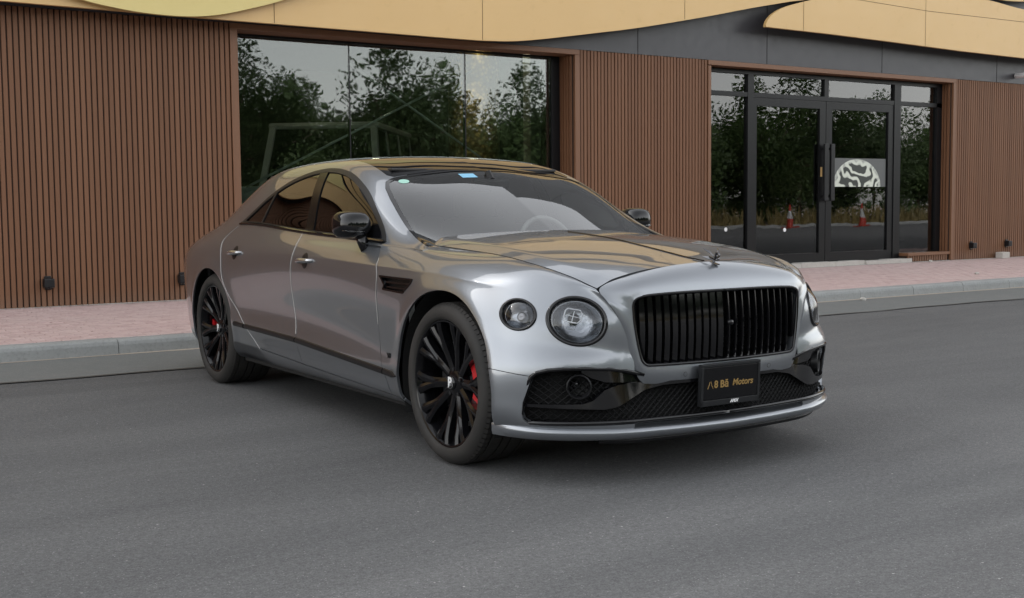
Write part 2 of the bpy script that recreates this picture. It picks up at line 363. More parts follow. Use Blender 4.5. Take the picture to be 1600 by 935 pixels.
# small loose things on the pavement
bl = MB(); bl.bbox(-.13, .13, -.07, .07, 0, .115, .012)
o = bl.build('stone_block', 'plaster_white', loc=(16.15, WY - .13, .135)); o.rotation_euler.z = .1
tag(o, 'small white stone block lying at the foot of the slatted wall', 'block')
def pebble(x, y, z, s, lab, seed):
    r2 = random.Random(seed); bm = bmesh.new(); bmesh.ops.create_icosphere(bm, subdivisions=2, radius=1)
    for v in bm.verts: k = 1 + r2.uniform(-.18, .18); v.co = (v.co.x * s * 1.3 * k, v.co.y * s * k, v.co.z * s * .7 * k)
    m2 = bpy.data.meshes.new('pebble'); bm.to_mesh(m2); bm.free(); m2.materials.append(MATS['plaster_white'])
    o = bpy.data.objects.new('pebble', m2); COL.objects.link(o); o.location = (x, y, z + s * .5); tag(o, lab, 'pebble')
pebble(14.05, WY - .16, .132, .035, 'pale pebble on the pavement below the right door sill', 1)
pebble(11.55, 6.15, .132, .03, 'white pebble on pink pavers near the kerb right of the car', 2)
pebble(7.9, KY - .12, .0, .035, 'white pebble on the road below the kerb right of the headlamp', 3)

# ================================================================== BUILDING
B = tag(empty('showroom_building', (4, WY, .13)), 'single storey showroom clad in brown slats with curved gold fascia panels', 'building')
BO = Vector((4, WY, .13))
def bp(mb, name, mat, parent=B, smooth=False):
    """build a part given in world coordinates under the building (or one of its parts)"""
    off = BO
    mb.V = [tuple(Vector(v) - off) for v in mb.V]
    return mb.build(name, mat, parent, smooth)
ZT = 3.36
PITCH, SW, SD = .0615, .0465, .024
slat_me = {}
def slat_mesh(h):
    k = round(h, 3)
    if k not in slat_me:
        c = .004; prof = [(0, SD), (0, c), (c, 0), (SW - c, 0), (SW, c), (SW, SD)]
        m = MB(); m.prism(prof, 0, h, 'z'); me = bpy.data.meshes.new('slat'); me.from_pydata(m.V, [], m.F); me.materials.append(MATS['slat_wood']); slat_me[k] = me
    return slat_me[k]
def slat_wall(x0, x1, z0, z1, y=WY, vis=True):
    back = MB(); back.box(x0, x1, y + SD - .004, y + .2, z0, z1); wl = bp(back, 'slatted_wall', 'wall_dark')
    n = int((x1 - x0) / PITCH + .001); off = (x1 - x0 - n * PITCH) / 2
    if vis:
        me = slat_mesh(z1 - z0 + .006)
        for i in range(n):
            o = bpy.data.objects.new('slat', me); COL.objects.link(o); o.parent = wl; o.location = Vector((x0 + off + i * PITCH + .009, y + rnd.uniform(-.0015, .0015), z0 - .01 + rnd.uniform(-.004, .002))) - BO
    else:
        m = MB()
        for i in range(n): xx = x0 + off + i * PITCH + .009; m.box(xx, xx + SW, y, y + SD, z0, z1)
        q = bp(m, 'slats', 'slat_wood', wl); q['kind'] = 'stuff'
    return wl
slat_wall(1.44 - 381 * PITCH, 1.44 - 51 * PITCH, .145, ZT, vis=False)
slat_wall(1.44 - 51 * PITCH, 1.44, .145, ZT)
slat_wall(6.545, 8.955, .145, ZT)
slat_wall(14.88, 14.88 + 60 * PITCH, .145, ZT)
slat_wall(14.88 + 60 * PITCH, 14.88 + 250 * PITCH, .145, ZT, vis=False)
def trim(name, *bx, mat='trim_wood'):
    m = MB(); m.bbox(*bx, .004); return bp(m, name, mat)
YT = WY - .012
# window trims and reveal
trim('window_trim', 1.445, 1.536, YT, WY + .30, .145, 3.285)
trim('window_trim', 6.457, 6.54, YT, WY + .30, .145, 3.285)
trim('window_header', 1.445, 6.54, YT, WY + .30, 3.287, 3.357)
trim('door_trim', 8.958, 9.016, YT, WY + .30, .145, 3.275)
trim('door_trim', 14.80, 14.875, YT, WY + .30, .145, 3.285)
trim('door_header', 8.958, 14.875, YT, WY + .30, 3.277 + .01, 3.357)
# slatted reveals on the right side of both openings
for X in (6.457, 14.80):
    rv = MB(); rv.box(X - .012, X - .001, WY + .03, WY + .42, .145, 3.28); w_ = bp(rv, 'reveal', 'wall_dark')
    for k in range(5):
        m = MB(); yy = WY + .05 + k * .062; m.box(X - .034, X - .010, yy, yy + .042, .146, 3.283); bp(m, 'slat', 'slat_wood', w_)
GY = WY + .34    # window glass plane
# display window: dark frame, three panes, two butt-joint mullions
fr = MB(); fr.box(1.537, 6.42, GY - .03, GY + .05, 3.262, 3.286); fr.box(1.537, 6.42, GY - .03, GY + .05, .146, .25); fr.box(6.28, 6.422, GY - .03, GY + .05, .25, 3.262); fr.box(1.537, 1.60, GY - .03, GY + .05, .25, 3.262)
wf = bp(fr, 'window_frame', 'frame_black')
mx = [1.60, 3.145, 4.87, 6.28]
for i in range(3):
    m = MB(); m.box(mx[i] + .008, mx[i + 1] - .008, GY, GY + .012, .25, 3.262); bp(m, 'window_pane', 'shop_glass', wf)
for xx in mx[1:3]:
    m = MB(); m.box(xx - .007, xx + .007, GY - .004, GY + .06, .25, 3.262); bp(m, 'mullion', 'frame_black', wf)
# entrance: aluminium frame, transom lights, double doors, side lights
EY = WY + .24
X0, XA, XB_, XC, XD = 9.018, 10.05, 11.78, 13.56, 14.62
ef = MB()
ef.box(X0, 14.76, EY - .04, EY + .06, 3.215, 3.276)
ef.box(X0, 14.76, EY - .04, EY + .06, 2.865, 2.935)
for xx, hw in ((XA, .065), (XC, .085)): ef.box(xx - hw, xx + hw, EY - .045, EY + .065, .146, 3.215)
ef.box(XB_ - .05, XB_ + .05, EY - .04, EY + .06, 2.935, 3.215)
ef.box(XD, 14.76, EY - .04, EY + .06, .30, 3.215); ef.box(X0, XA, EY - .04, EY + .06, .146, .25); ef.box(13.64, 14.76, EY - .02, EY + .06, .146, .30)
en = bp(ef, 'entrance_frame', 'frame_black')
def pane(x0, x1, z0, z1, nm='glass_pane', par=en, mat='shop_glass_clear'):
    m = MB(); m.box(x0, x1, EY, EY + .01, z0, z1); return bp(m, nm, mat, par)
pane(X0, XA - .065, 2.935, 3.215); pane(XA + .065, XB_ - .05, 2.935, 3.215); pane(XB_ + .05, XC - .085, 2.935, 3.215); pane(XC + .085, XD, 2.935, 3.215)
pane(X0, XA - .065, .25, 2.865); pane(XC + .085, XD, .30, 2.865)
for sgn, (a, b) in ((-1, (XA + .067, XB_ - .006)), (1, (XB_ + .006, XC - .087))):
    d = MB(); s_ = .075; mi = .14
    il, ir = (a + s_, b - mi) if sgn < 0 else (a + mi, b - s_ - .06)
    d.box(a, il, EY - .03, EY + .04, .205, 2.862); d.box(ir, b, EY - .03, EY + .04, .205, 2.862); d.box(il, ir, EY - .03, EY + .04, 2.735, 2.862); d.box(il, ir, EY - .03, EY + .04, .205, .36)
    dl = bp(d, 'glass_door', 'frame_black'); m = MB(); m.box(il, ir, EY, EY + .01, .36, 2.735); bp(m, 'door_pane', 'shop_glass_clear', dl)
    hx = (b - .07) if sgn < 0 else (a + .07)
    h = MB(); h.bbox(hx - .045, hx + .045, EY - .125, EY - .085, 1.22, 2.16, .008)
    for hz in (1.3, 2.08): h.box(hx - .02, hx + .02, EY - .09, EY - .028, hz - .02, hz + .02)
    bp(h, 'pull_handle', 'satin_black', dl)
    if sgn < 0: m = MB(); m.box(b - .118, b - .088, EY - .045, EY - .031, 1.62, 1.78); bp(m, 'door_plate', 'gold_clad', dl)
# slatted plinth with ledge under the right side light
pm = MB(); pm.box(13.66, 14.80, WY + .045, WY + .2, .146, .245); pl_ = bp(pm, 'plinth', 'wall_dark')
for k in range(17):
    m = MB(); xx = 13.67 + k * .064; m.box(xx, xx + .042, WY + .02, WY + .05, .1465, .247); bp(m, 'slat', 'slat_wood', pl_)
trim('ledge', 13.65, 14.815, WY + .0, WY + .25, .248, .298)
# dark fascia and gold panels
m = MB(); m.box(-22, 34, WY + .004, WY + .3, 3.361, 7.2); fas = bp(m, 'fascia', 'grey_clad')
m = MB()
for i in range(14): m.box(-22 + 4 * i + .01, -22 + 4 * (i + 1) - .01, WY + .0, WY + .3, 7.205, 9.1); m.box(-22 + 4 * i + .01, -22 + 4 * (i + 1) - .01, WY + .0, WY + .3, 9.12, 11.1)
bp(m, 'upper_wall', 'upper_clad')
for xx in (7.6, 10.2, 12.9, 16.05, 18.7):
    m = MB(); m.box(xx - .004, xx + .004, WY + .0, WY + .01, 3.362, 4.6); bp(m, 'fascia_seam', 'seam_dark', fas)
def spl2(pts, n=12):
    P = [Vector((p[0], p[1])) for p in pts]; out = []
    for i in range(len(P) - 1):
        p0 = P[max(i - 1, 0)]; p1 = P[i]; p2 = P[i + 1]; p3 = P[min(i + 2, len(P) - 1)]
        for k in range(n):
            t_ = k / n; out.append(.5 * ((2 * p1) + (p2 - p0) * t_ + (2 * p0 - 5 * p1 + 4 * p2 - p3) * t_ ** 2 + (3 * p1 - p0 - 3 * p2 + p3) * t_ ** 3))
    return [tuple(q) for q in out] + [tuple(P[-1])]
def gold(name, poly, y, th, mat, seams=()):
    m = MB(); m.prism([(a, b) for a, b in poly], y, y + th, 'y'); o = bp(m, name, mat)
    bm = bmesh.new(); bm.from_mesh(o.data); bmesh.ops.recalc_face_normals(bm, faces=bm.faces[:]); bm.to_mesh(o.data); bm.free()
    for (xa, za, xb, zb) in seams:
        d = Vector((xb - xa, 0, zb - za)).normalized(); nn = Vector((-d.z, 0, d.x)) * .0045; q = MB()
        q.add([(xa - nn.x, y - .002, za - nn.z), (xb - nn.x, y - .002, zb - nn.z), (xb + nn.x, y - .002, zb + nn.z), (xa + nn.x, y - .002, za + nn.z)], [(0, 1, 2, 3)])
        bp(q, 'panel_joint', 'joint_gold', o)
    return o
simple('joint_gold', (.20, .12, .045), .7)
YG = 8.7
low = [(-22, 3.37), (-11, 3.36), (-1.14, 3.348), (1.25, 3.335), (3.3, 3.331), (4.3, 3.327)] + spl2([(4.731, 3.329), (5.2, 3.352), (5.693, 3.413), (6.554, 3.549), (7.349, 3.68), (8.557, 3.918), (9.591, 4.14), (10.409, 4.302)], 6) + spl2([(10.409, 4.302), (12.5, 4.62), (15, 4.86), (19, 5.0), (24, 4.9)], 6)[1:]
up = spl2([(24, 5.35), (19, 5.38), (14, 5.15), (10, 4.85), (6, 4.75), (2, 5.0), (-3, 5.2), (-11, 5.1), (-22, 5.0)], 6)
gold('fascia_panel', low + up, YG, .06, 'gold_clad', [(4.735, 3.335, 4.745, 4.78), (1.87, 3.34, 1.87, 4.95), (8.2, 3.86, 8.2, 4.78), (-3.2, 3.36, -3.2, 5.1), (-6, 3.36, -6, 5.1)])
arc = spl2([(-3.1, 4.9), (-1.9, 4.15), (-.9, 3.6), (-.373, 3.421), (.028, 3.352), (.374, 3.322), (.804, 3.322), (1.175, 3.371), (1.559, 3.473), (1.955, 3.60), (2.8, 3.92), (3.8, 4.35), (4.6, 4.8)], 6)
gold('fascia_panel', arc + spl2([(4.6, 4.8), (3, 5.25), (.8, 5.45), (-1.5, 5.3), (-3.1, 4.9)], 6)[1:-1], YG - .11, .06, 'gold_light')
tip = spl2([(10.85, 4.365), (10.27, 4.213), (9.996, 4.095), (9.861, 3.988), (9.81, 3.90)], 6)
lowr = [(9.81, 3.866), (11.277, 3.854), (12.816, 3.826), (14.497, 3.79), (16.34, 3.772), (20, 3.78), (30, 3.9)]
upr = spl2([(30, 4.9), (22, 4.75), (18, 4.62), (16.305, 4.64), (15.2, 4.72), (13.8, 4.72), (12.3, 4.60), (10.85, 4.365)], 6)
gold('fascia_panel', tip + lowr + upr[:-1], YG - .03, .06, 'gold_clad', [(10.62, 3.862, 10.62, 4.30), (13.55, 3.812, 13.55, 4.70), (11.565, 4.45, 13.622, 4.399), (13.622, 4.399, 16.314, 4.416), (16.314, 4.416, 22, 4.5)])
gold('fascia_panel', spl2([(-11, 5.25), (-5, 5.45), (0, 5.62), (5, 5.35), (9, 5.1), (14, 5.45), (20, 5.62), (30, 5.4)], 6) + [(30, 6.1), (20, 6.25), (10, 5.9), (4, 6.2), (-2, 6.3), (-11, 6.0)], YG + .1, .06, 'gold_clad')
gold('fascia_panel', spl2([(30, 5.0), (24, 4.95), (19, 5.12), (16.6, 4.82), (15.6, 4.80), (16.3, 5.05), (19, 5.4), (24, 5.45), (30, 5.3)], 6), YG + .05, .05, 'gold_clad')
gold('fascia_panel', spl2([(-22, 6.2), (-12, 6.55), (-4, 6.35), (3, 6.75), (8, 6.45), (15, 6.3), (23, 6.8), (34, 6.5)], 6) + spl2([(34, 7.3), (24, 7.5), (15, 7.05), (7, 7.35), (1, 7.6), (-6, 7.15), (-14, 7.4), (-22, 7.1)], 6), YG + .05, .06, 'gold_clad')
# room behind the glass
RY = 16.5
m = MB(); m.box(-3, 20, GY + .1, RY, .10, .129); bp(m, 'room_floor', 'room_floor')
m = MB(); m.box(-3, 20, RY, RY + .1, .13, 3.9); bp(m, 'room_back_wall', 'room_dark')
m = MB(); m.box(-3, 20, WY + .31, RY, 3.75, 3.85); bp(m, 'room_ceiling', 'room_dark')
m = MB(); m.box(-3.1, -3, WY + .31, RY, .13, 3.75); m.box(20, 20.1, WY + .31, RY, .13, 3.75); bp(m, 'room_side_walls', 'room_dark')
m = MB(); m.box(-22, 34, RY + .1, RY + .2, .13, 11.1); m.box(-22, 34, WY + .3, RY + .1, 10.95, 11.1); bp(m, 'roof_slab', 'grey_clad')
m = MB(); m.box(6.9, 8.6, GY + .25, GY + .4, .13, 3.75); bp(m, 'partition', 'room_dark')
# crossed bracing rods behind the display window
for a, b in (((1.95, 9.9, 1.46), (5.3, 9.9, 3.08)), ((3.45, 9.95, 3.08), (5.9, 9.95, 1.62))):
    m = MB(); m.tube([a, b], .016, 8); bp(m, 'bracing_rod', 'white_paint', smooth=True)
m = MB(); m.lathe([(.13, .42), (3.75, .42)], 'z', 40, (6.75, 12.2, 0)); bp(m, 'column', 'column_gold', smooth=True)
m = MB(); m.box(7.05, 7.25, 11.0, 11.2, .13, 3.75); bp(m, 'column', 'steel')
m = MB(); m.lathe([(.13, .38), (3.75, .38)], 'z', 40, (15.9, 13.0, 0)); bp(m, 'column', 'column_gold', smooth=True)
for x, y in ((2.6, 11.2), (4.6, 11.6), (7.0, 12.6), (6.55, 11.55), (11.2, 12.4), (13.6, 12.4), (16.0, 12.4)):
    m = MB(); m.lathe([(3.735, .07), (3.735, .001)], 'z', 16, (x, y, 0)); m.lathe([(3.75, .08), (3.73, .08), (3.73, .07)], 'z', 16, (x, y, 0))
    o = m.build('downlight', 'lamp_on'); tag(o, 'small round lit downlight in the showroom ceiling', 'downlight', 'showroom ceiling downlights')
sl = bpy.data.lights.new('column_spot', 'SPOT'); so = bpy.data.objects.new('column_spot', sl); COL.objects.link(so); so.location = (6.3, 11.4, 3.68); sl.energy = 45; sl.spot_size = R(60); sl.spot_blend = .6; sl.color = (1, .82, .55); sl.shadow_soft_size = .04
so.rotation_euler = (Vector((6.65, 11.9, 1.5)) - Vector(so.location)).to_track_quat('-Z', 'Y').to_euler()
# wall lights, camera, stickers
def wall_light(x, z, lab):
    m = MB(); m.bbox(-.055, .055, -.10, 0, -.05, .05, .012); b_ = tag(empty('wall_light', (x, WY, z)), lab, 'wall light', 'low wall lights on the slats')
    m.build('lamp_body', 'satin_black', b_); m = MB(); m.bbox(-.035, .035, -.02, .004, -.075, .075, .006); m.build('mounting_plate', 'satin_black', b_)
    m = MB(); m.box(-.04, .04, -.09, -.03, -.056, -.0505); m.build('lamp_lens', 'lens_glass', b_)
wall_light(-.70, .40, 'black wall light low on the slats at far left'); wall_light(.79, .385, 'black wall light low on the slats behind the car tail')
wall_light(15.38, .39, 'black wall light beside the right edge of the entrance'); wall_light(16.43, .40, 'black wall light above the white stone block')
cc = tag(empty('security_camera', (16.6, WY, 3.5)), 'small white security camera on the dark fascia', 'camera')
m = MB(); m.lathe([(-.26, .045), (-.02, .05), (0, .03)], 'y', 20); m.build('camera_body', 'print_white', cc, True)
m = MB(); m.lathe([(-.262, .038), (-.262, .001)], 'y', 20); m.build('lens', 'gloss_black', cc)
# round white stickers and the printed poster on the entrance glass
def disc(name, x, z, r, mat, lab, cat, grp=None):
    m = MB(); m.lathe([(-.006, .0005), (-.006, r), (-.001, r)], 'y', 20); o = m.build(name, mat, loc=(x, EY, z)); tag(o, lab, cat, grp)
disc('glass_sticker', 9.56, .785, .032, 'print_white', 'round white sticker low on the left side light glass', 'sticker')
disc('glass_sticker', 10.86, .755, .032, 'print_white', 'round white sticker low on the left glass door', 'sticker')
t = NT('poster_print'); o_ = t.obj()
wv = t.n('TexWave', wave_type='RINGS', rings_direction='SPHERICAL'); wv.inputs['Scale'].default_value = 1.3; wv.inputs['Distortion'].default_value = 22.; wv.inputs['Detail'].default_value = 2; wv.inputs['Detail Scale'].default_value = 1.6; t.put(wv.inputs['Vector'], o_)
nn = t.noise(7, 5, .6, o_, 2.)
ink = t.ramp(t.math('MULTIPLY', wv.outputs['Fac'], t.math('ADD', nn, .35)), [(.36, (.03, .035, .03)), (.46, (.42, .45, .38)), (.7, (.66, .69, .60))])
sx = t.n('SeparateXYZ', Vector=o_)
rr = t.math('POWER', t.math('ADD', t.math('POWER', t.math('DIVIDE', t.math('ADD', sx.outputs[0], .06), .60), 2.), t.math('POWER', t.math('DIVIDE', t.math('ADD', sx.outputs[2], .24), .47), 2.)), .5)
ins = t.ramp(rr, [(.985, (1,) * 3), (1.0, (0,) * 3)]); rim = t.math('MULTIPLY', t.ramp(rr, [(.86, (0,) * 3), (.9, (1,) * 3)]), ins)
c = t.mix(ins, (.10, .105, .105), ink); c = t.mix(t.math('MULTIPLY', rim, t.math('ADD', nn, .2)), c, (.62, .65, .58)); t.pr(Base_Color=c, Roughness=.4)
m = MB(); m.box(-.665, .665, -.004, -.001, -.24, .24); o = m.build('poster', 'poster_print', loc=(12.645, EY, 1.695)); tag(o, 'black and white swirling half round print stuck on the right glass door', 'poster')

# ================================================================== WHITE OFF-ROADER INSIDE THE SHOWROOM
S = tag(empty('parked_suv', (4.35, 12.4, .13), R(-128)), 'boxy white off-roader parked inside behind the display window', 'suv')
def rrect(x0, x1, z0, z1, r, n=5):
    out = []
    for cx, cz, a0 in ((x1 - r, z1 - r, 0), (x0 + r, z1 - r, 90), (x0 + r, z0 + r, 180), (x1 - r, z0 + r, 270)):
        for k in range(n + 1): a = R(a0 + 90 * k / n); out.append((cx + r * math.cos(a), cz + r * math.sin(a)))
    return out
m = MB(); m.bbox(-2.3, 2.25, -.93, .93, .45, 1.30, .06); m.bbox(.95, 2.24, -.82, .82, 1.28, 1.36, .03); m.build('body', 'white_paint', S)
m = MB(); m.bbox(-2.28, .72, -.84, .84, 2.22, 2.32, .05)
for x0, x1, tx in ((.98, 1.06, -.34), (-.10, -.02, 0), (-1.15, -1.07, 0), (-2.28, -2.2, .03)):
    for sy in (-1, 1): ya, yb = sy * .91, sy * .80; m.add([(x0, ya, 1.28), (x1 + .03, ya, 1.28), (x1 + .03, ya - sy * .09, 1.28), (x0, ya - sy * .09, 1.28), (x0 + tx, yb, 2.25), (x1 + .03 + tx, yb, 2.25), (x1 + .03 + tx, yb - sy * .09, 2.25), (x0 + tx, yb - sy * .09, 2.25)], [(0, 3, 2, 1), (4, 5, 6, 7), (0, 1, 5, 4), (1, 2, 6, 5), (2, 3, 7, 6), (3, 0, 4, 7)])
m.build('roof', 'white_paint', S)
m = MB(); m.add([(1.03, -.83, 1.31), (1.03, .83, 1.31), (.70, .73, 2.22), (.70, -.73, 2.22)], [(0, 1, 2, 3)]); m.build('windscreen', 'gloss_black', S)
for sy in (-1, 1):
    for x0, x1, tx in ((0, .98, -.30), (-1.07, -.10, 0), (-2.2, -1.15, 0)):
        m = MB(); m.add([(x0, sy * .89, 1.31), (x1, sy * .89, 1.31), (x1 + tx, sy * .795, 2.2), (x0, sy * .795, 2.2)], [(0, 1, 2, 3)]); m.build('side_window', 'gloss_black', S)
    m = MB(); m.lathe([(2.24, .001), (2.27, .12), (2.25, .13)], 'x', 20, (0, sy * .62, 1.05)); m.build('headlight', 'lamp_bowl', S)
    for wx in (1.45, -1.45):
        m = MB(); m.lathe([(-.12, .22), (-.12, .37), (-.09, .40), (.09, .40), (.12, .37), (.12, .22)], 'y', 28, (wx, sy * .82, .40)); m.build('wheel', 'tyre', S, True)
m = MB(); m.box(2.25, 2.30, -.45, .45, .85, 1.18); m.build('grille', 'satin_black', S); m = MB(); m.bbox(2.2, 2.42, -.92, .92, .5, .72, .03); m.build('bumper', 'satin_black', S)

# ================================================================== ACROSS THE ROAD: verge, dry grass, trees, cones (they show in the glass)
sheet('verge', -120, 160, -60, -19, .05, 'sand')
m = MB()
for i in range(60): m.box(-60 + i * 2.5 + .01, -60 + (i + 1) * 2.5 - .01, -19.15, -18.98, 0, .14)
o = m.build('far_kerb', 'concrete'); o['kind'] = 'structure'
m = MB(); r3 = random.Random(11)
for i in range(5200):
    x = r3.uniform(-40, 80); y = r3.uniform(-22.5, -20); hh = r3.uniform(.35, 1.15); a = r3.uniform(0, 6.28); wd = r3.uniform(.04, .10); lx, ly = r3.uniform(-.25, .25), r3.uniform(-.25, .25)
    m.add([(x - wd * math.cos(a), y - wd * math.sin(a), .04), (x + wd * math.cos(a), y + wd * math.sin(a), .04), (x + lx, y + ly, hh)], [(0, 1, 2)])
o = m.build('dry_grass', 'dry_grass'); tag(o, 'yellowish dry tall grass on the verge across the road', 'grass', kind='stuff')
def tree_meshes(seed, h, rx):
    r4 = random.Random(seed); tr = MB(); lv = MB(); tips = []
    th_ = h * .38
    tr.tube([(0, 0, 0), (r4.uniform(-.1, .1), r4.uniform(-.1, .1), th_ * .5), (r4.uniform(-.2, .2), r4.uniform(-.2, .2), th_)], [.2, .16, .12], 8)
    for k in range(11):
        a = k * 2.4 + r4.uniform(-.3, .3); el = r4.uniform(.25, 1.2); L = r4.uniform(.45, 1.) * rx * 1.2
        b0 = Vector((0, 0, th_ * r4.uniform(.6, 1.0))); d = Vector((math.cos(a) * math.cos(el), math.sin(a) * math.cos(el), math.sin(el) * h / rx * .42))
        pm_ = b0 + d * L * .5 + Vector((0, 0, .15)); pe = b0 + d * L; tr.tube([b0, pm_, pe], [.08, .05, .02], 6); tips += [pe, pm_]
    tips += [Vector((0, 0, h * .8)), Vector((0, 0, h * .65)), Vector((.4, .3, h * .9))]
    for k in range(14):
        a = r4.uniform(0, 6.28); q_ = rx * r4.uniform(.3, .95); tips.append(Vector((q_ * math.cos(a), q_ * math.sin(a), h * r4.uniform(.08, .62))))
    for c_ in tips:
        cr = r4.uniform(.6, 1.15) * rx * .42
        for q in range(330):
            d = Vector((r4.gauss(0, 1), r4.gauss(0, 1), r4.gauss(0, .8))).normalized() * cr * r4.uniform(.2, 1.) ** .6
            p_ = c_ + d; p_.z = max(p_.z, .1); s_ = r4.uniform(.07, .145); u_ = Vector((r4.gauss(0, 1), r4.gauss(0, 1), r4.gauss(0, 1))).normalized(); v_ = u_.orthogonal().normalized()
            lv.add([p_ - u_ * s_, p_ + v_ * s_ * .55, p_ + u_ * s_, p_ - v_ * s_ * .55], [(0, 1, 2, 3)])
    def mk(mb, mat, nm):
        me = bpy.data.meshes.new(nm); me.from_pydata([tuple(v) for v in mb.V], [], mb.F); me.materials.append(MATS[mat]); return me
    return mk(tr, 'bark', 'trunk'), lv, mk
TV = []
for sd_, h_, rx_, mt in ((1, 7.2, 3.0, 'leaf'), (2, 8.6, 3.4, 'leaf_dark'), (3, 6.2, 2.8, 'leaf')):
    tm, lv, mk = tree_meshes(sd_, h_, rx_); TV.append((tm, mk(lv, mt, 'crown')))
r5 = random.Random(5)
for i in range(44):
    x = -34 + (i % 26) * 4.4 + (2.2 if i > 25 else 0) + r5.uniform(-1.2, 1.2) + (18 if i > 25 else 0); y = r5.uniform(-28, -24.5) if i < 26 else r5.uniform(-36, -32); tm, cm = TV[r5.randrange(3)]
    rt = tag(empty('roadside_tree', (x, y, .04), r5.uniform(0, 6.28)), 'leafy green tree in the row across the road behind the camera', 'tree', 'trees across the road')
    k = r5.uniform(.85, 1.15); rt.scale = (k, k, k)
    for nm, me in (('trunk', tm), ('crown', cm)): o = bpy.data.objects.new(nm, me); COL.objects.link(o); o.parent = rt
def cone(x, y, lab):
    c_ = tag(empty('traffic_cone', (x, y, 0)), lab, 'cone', 'cones across the road'); c_.scale = (1.5,) * 3
    m = MB(); m.bbox(-.19, .19, -.19, .19, 0, .04, .01); m.build('base', 'cone_red', c_); m = MB(); m.lathe([(.04, .15), (.28, .105)], 'z', 20); m.build('lower_cone', 'cone_red', c_, True)
    m = MB(); m.lathe([(.28, .105), (.55, .058)], 'z', 20); m.build('reflective_sleeve', 'cone_white', c_, True); m = MB(); m.lathe([(.55, .058), (.74, .025), (.74, .001)], 'z', 20); m.build('tip', 'cone_red', c_, True)
cone(40.1, -18.5, 'red and white traffic cone mirrored in the left glass door'); cone(45.3, -18.5, 'red and white traffic cone mirrored below the print on the right glass door')
# ================================================================== CAR SURFACES (car frame: x forward from front axle, y left, z up)
def nspl(t,y):
    """natural cubic spline through (t,y); y (n,k). returns evaluator"""
    t=np.asarray(t,float);y=np.asarray(y,float)
    if y.ndim==1:y=y[:,None]
    n=len(t);h=np.diff(t);A=np.zeros((n,n));B=np.zeros((n,y.shape[1]))
    A[0,0]=A[-1,-1]=1
    for i in range(1,n-1):
        A[i,i-1]=h[i-1];A[i,i]=2*(h[i-1]+h[i]);A[i,i+1]=h[i]
        B[i]=6*((y[i+1]-y[i])/h[i]-(y[i]-y[i-1])/h[i-1])
    m=np.linalg.solve(A,B)
    def ev(s):
        s=np.atleast_1d(np.asarray(s,float))
        i=np.clip(np.searchsorted(t,s,side='right')-1,0,n-2)
        a=(t[i+1]-s)/h[i];b=(s-t[i])/h[i]
        sc=(h[i]**2/6)
        # linear extrapolation outside
        r=a[:,None]*y[i]+b[:,None]*y[i+1]+(((a**3-a)*sc)[:,None])*m[i]+(((b**3-b)*sc)[:,None])*m[i+1]
        lo=s<t[0];hi=s>t[-1]
        if lo.any():
            d=(y[1]-y[0])/h[0]-h[0]*(2*m[0]+m[1])/6
            r[lo]=y[0]+(s[lo]-t[0])[:,None]*d
        if hi.any():
            d=(y[-1]-y[-2])/h[-1]+h[-1]*(m[-2]+2*m[-1])/6
            r[hi]=y[-1]+(s[hi]-t[-1])[:,None]*d
        return r
    return ev
def K(s):  # "x:v x:v" knots -> function
    k=[tuple(map(float,a.split(':'))) for a in s.split()]
    k.sort()
    e=nspl([a for a,b in k],[b for a,b in k])
    return lambda x:e(x)[:,0]
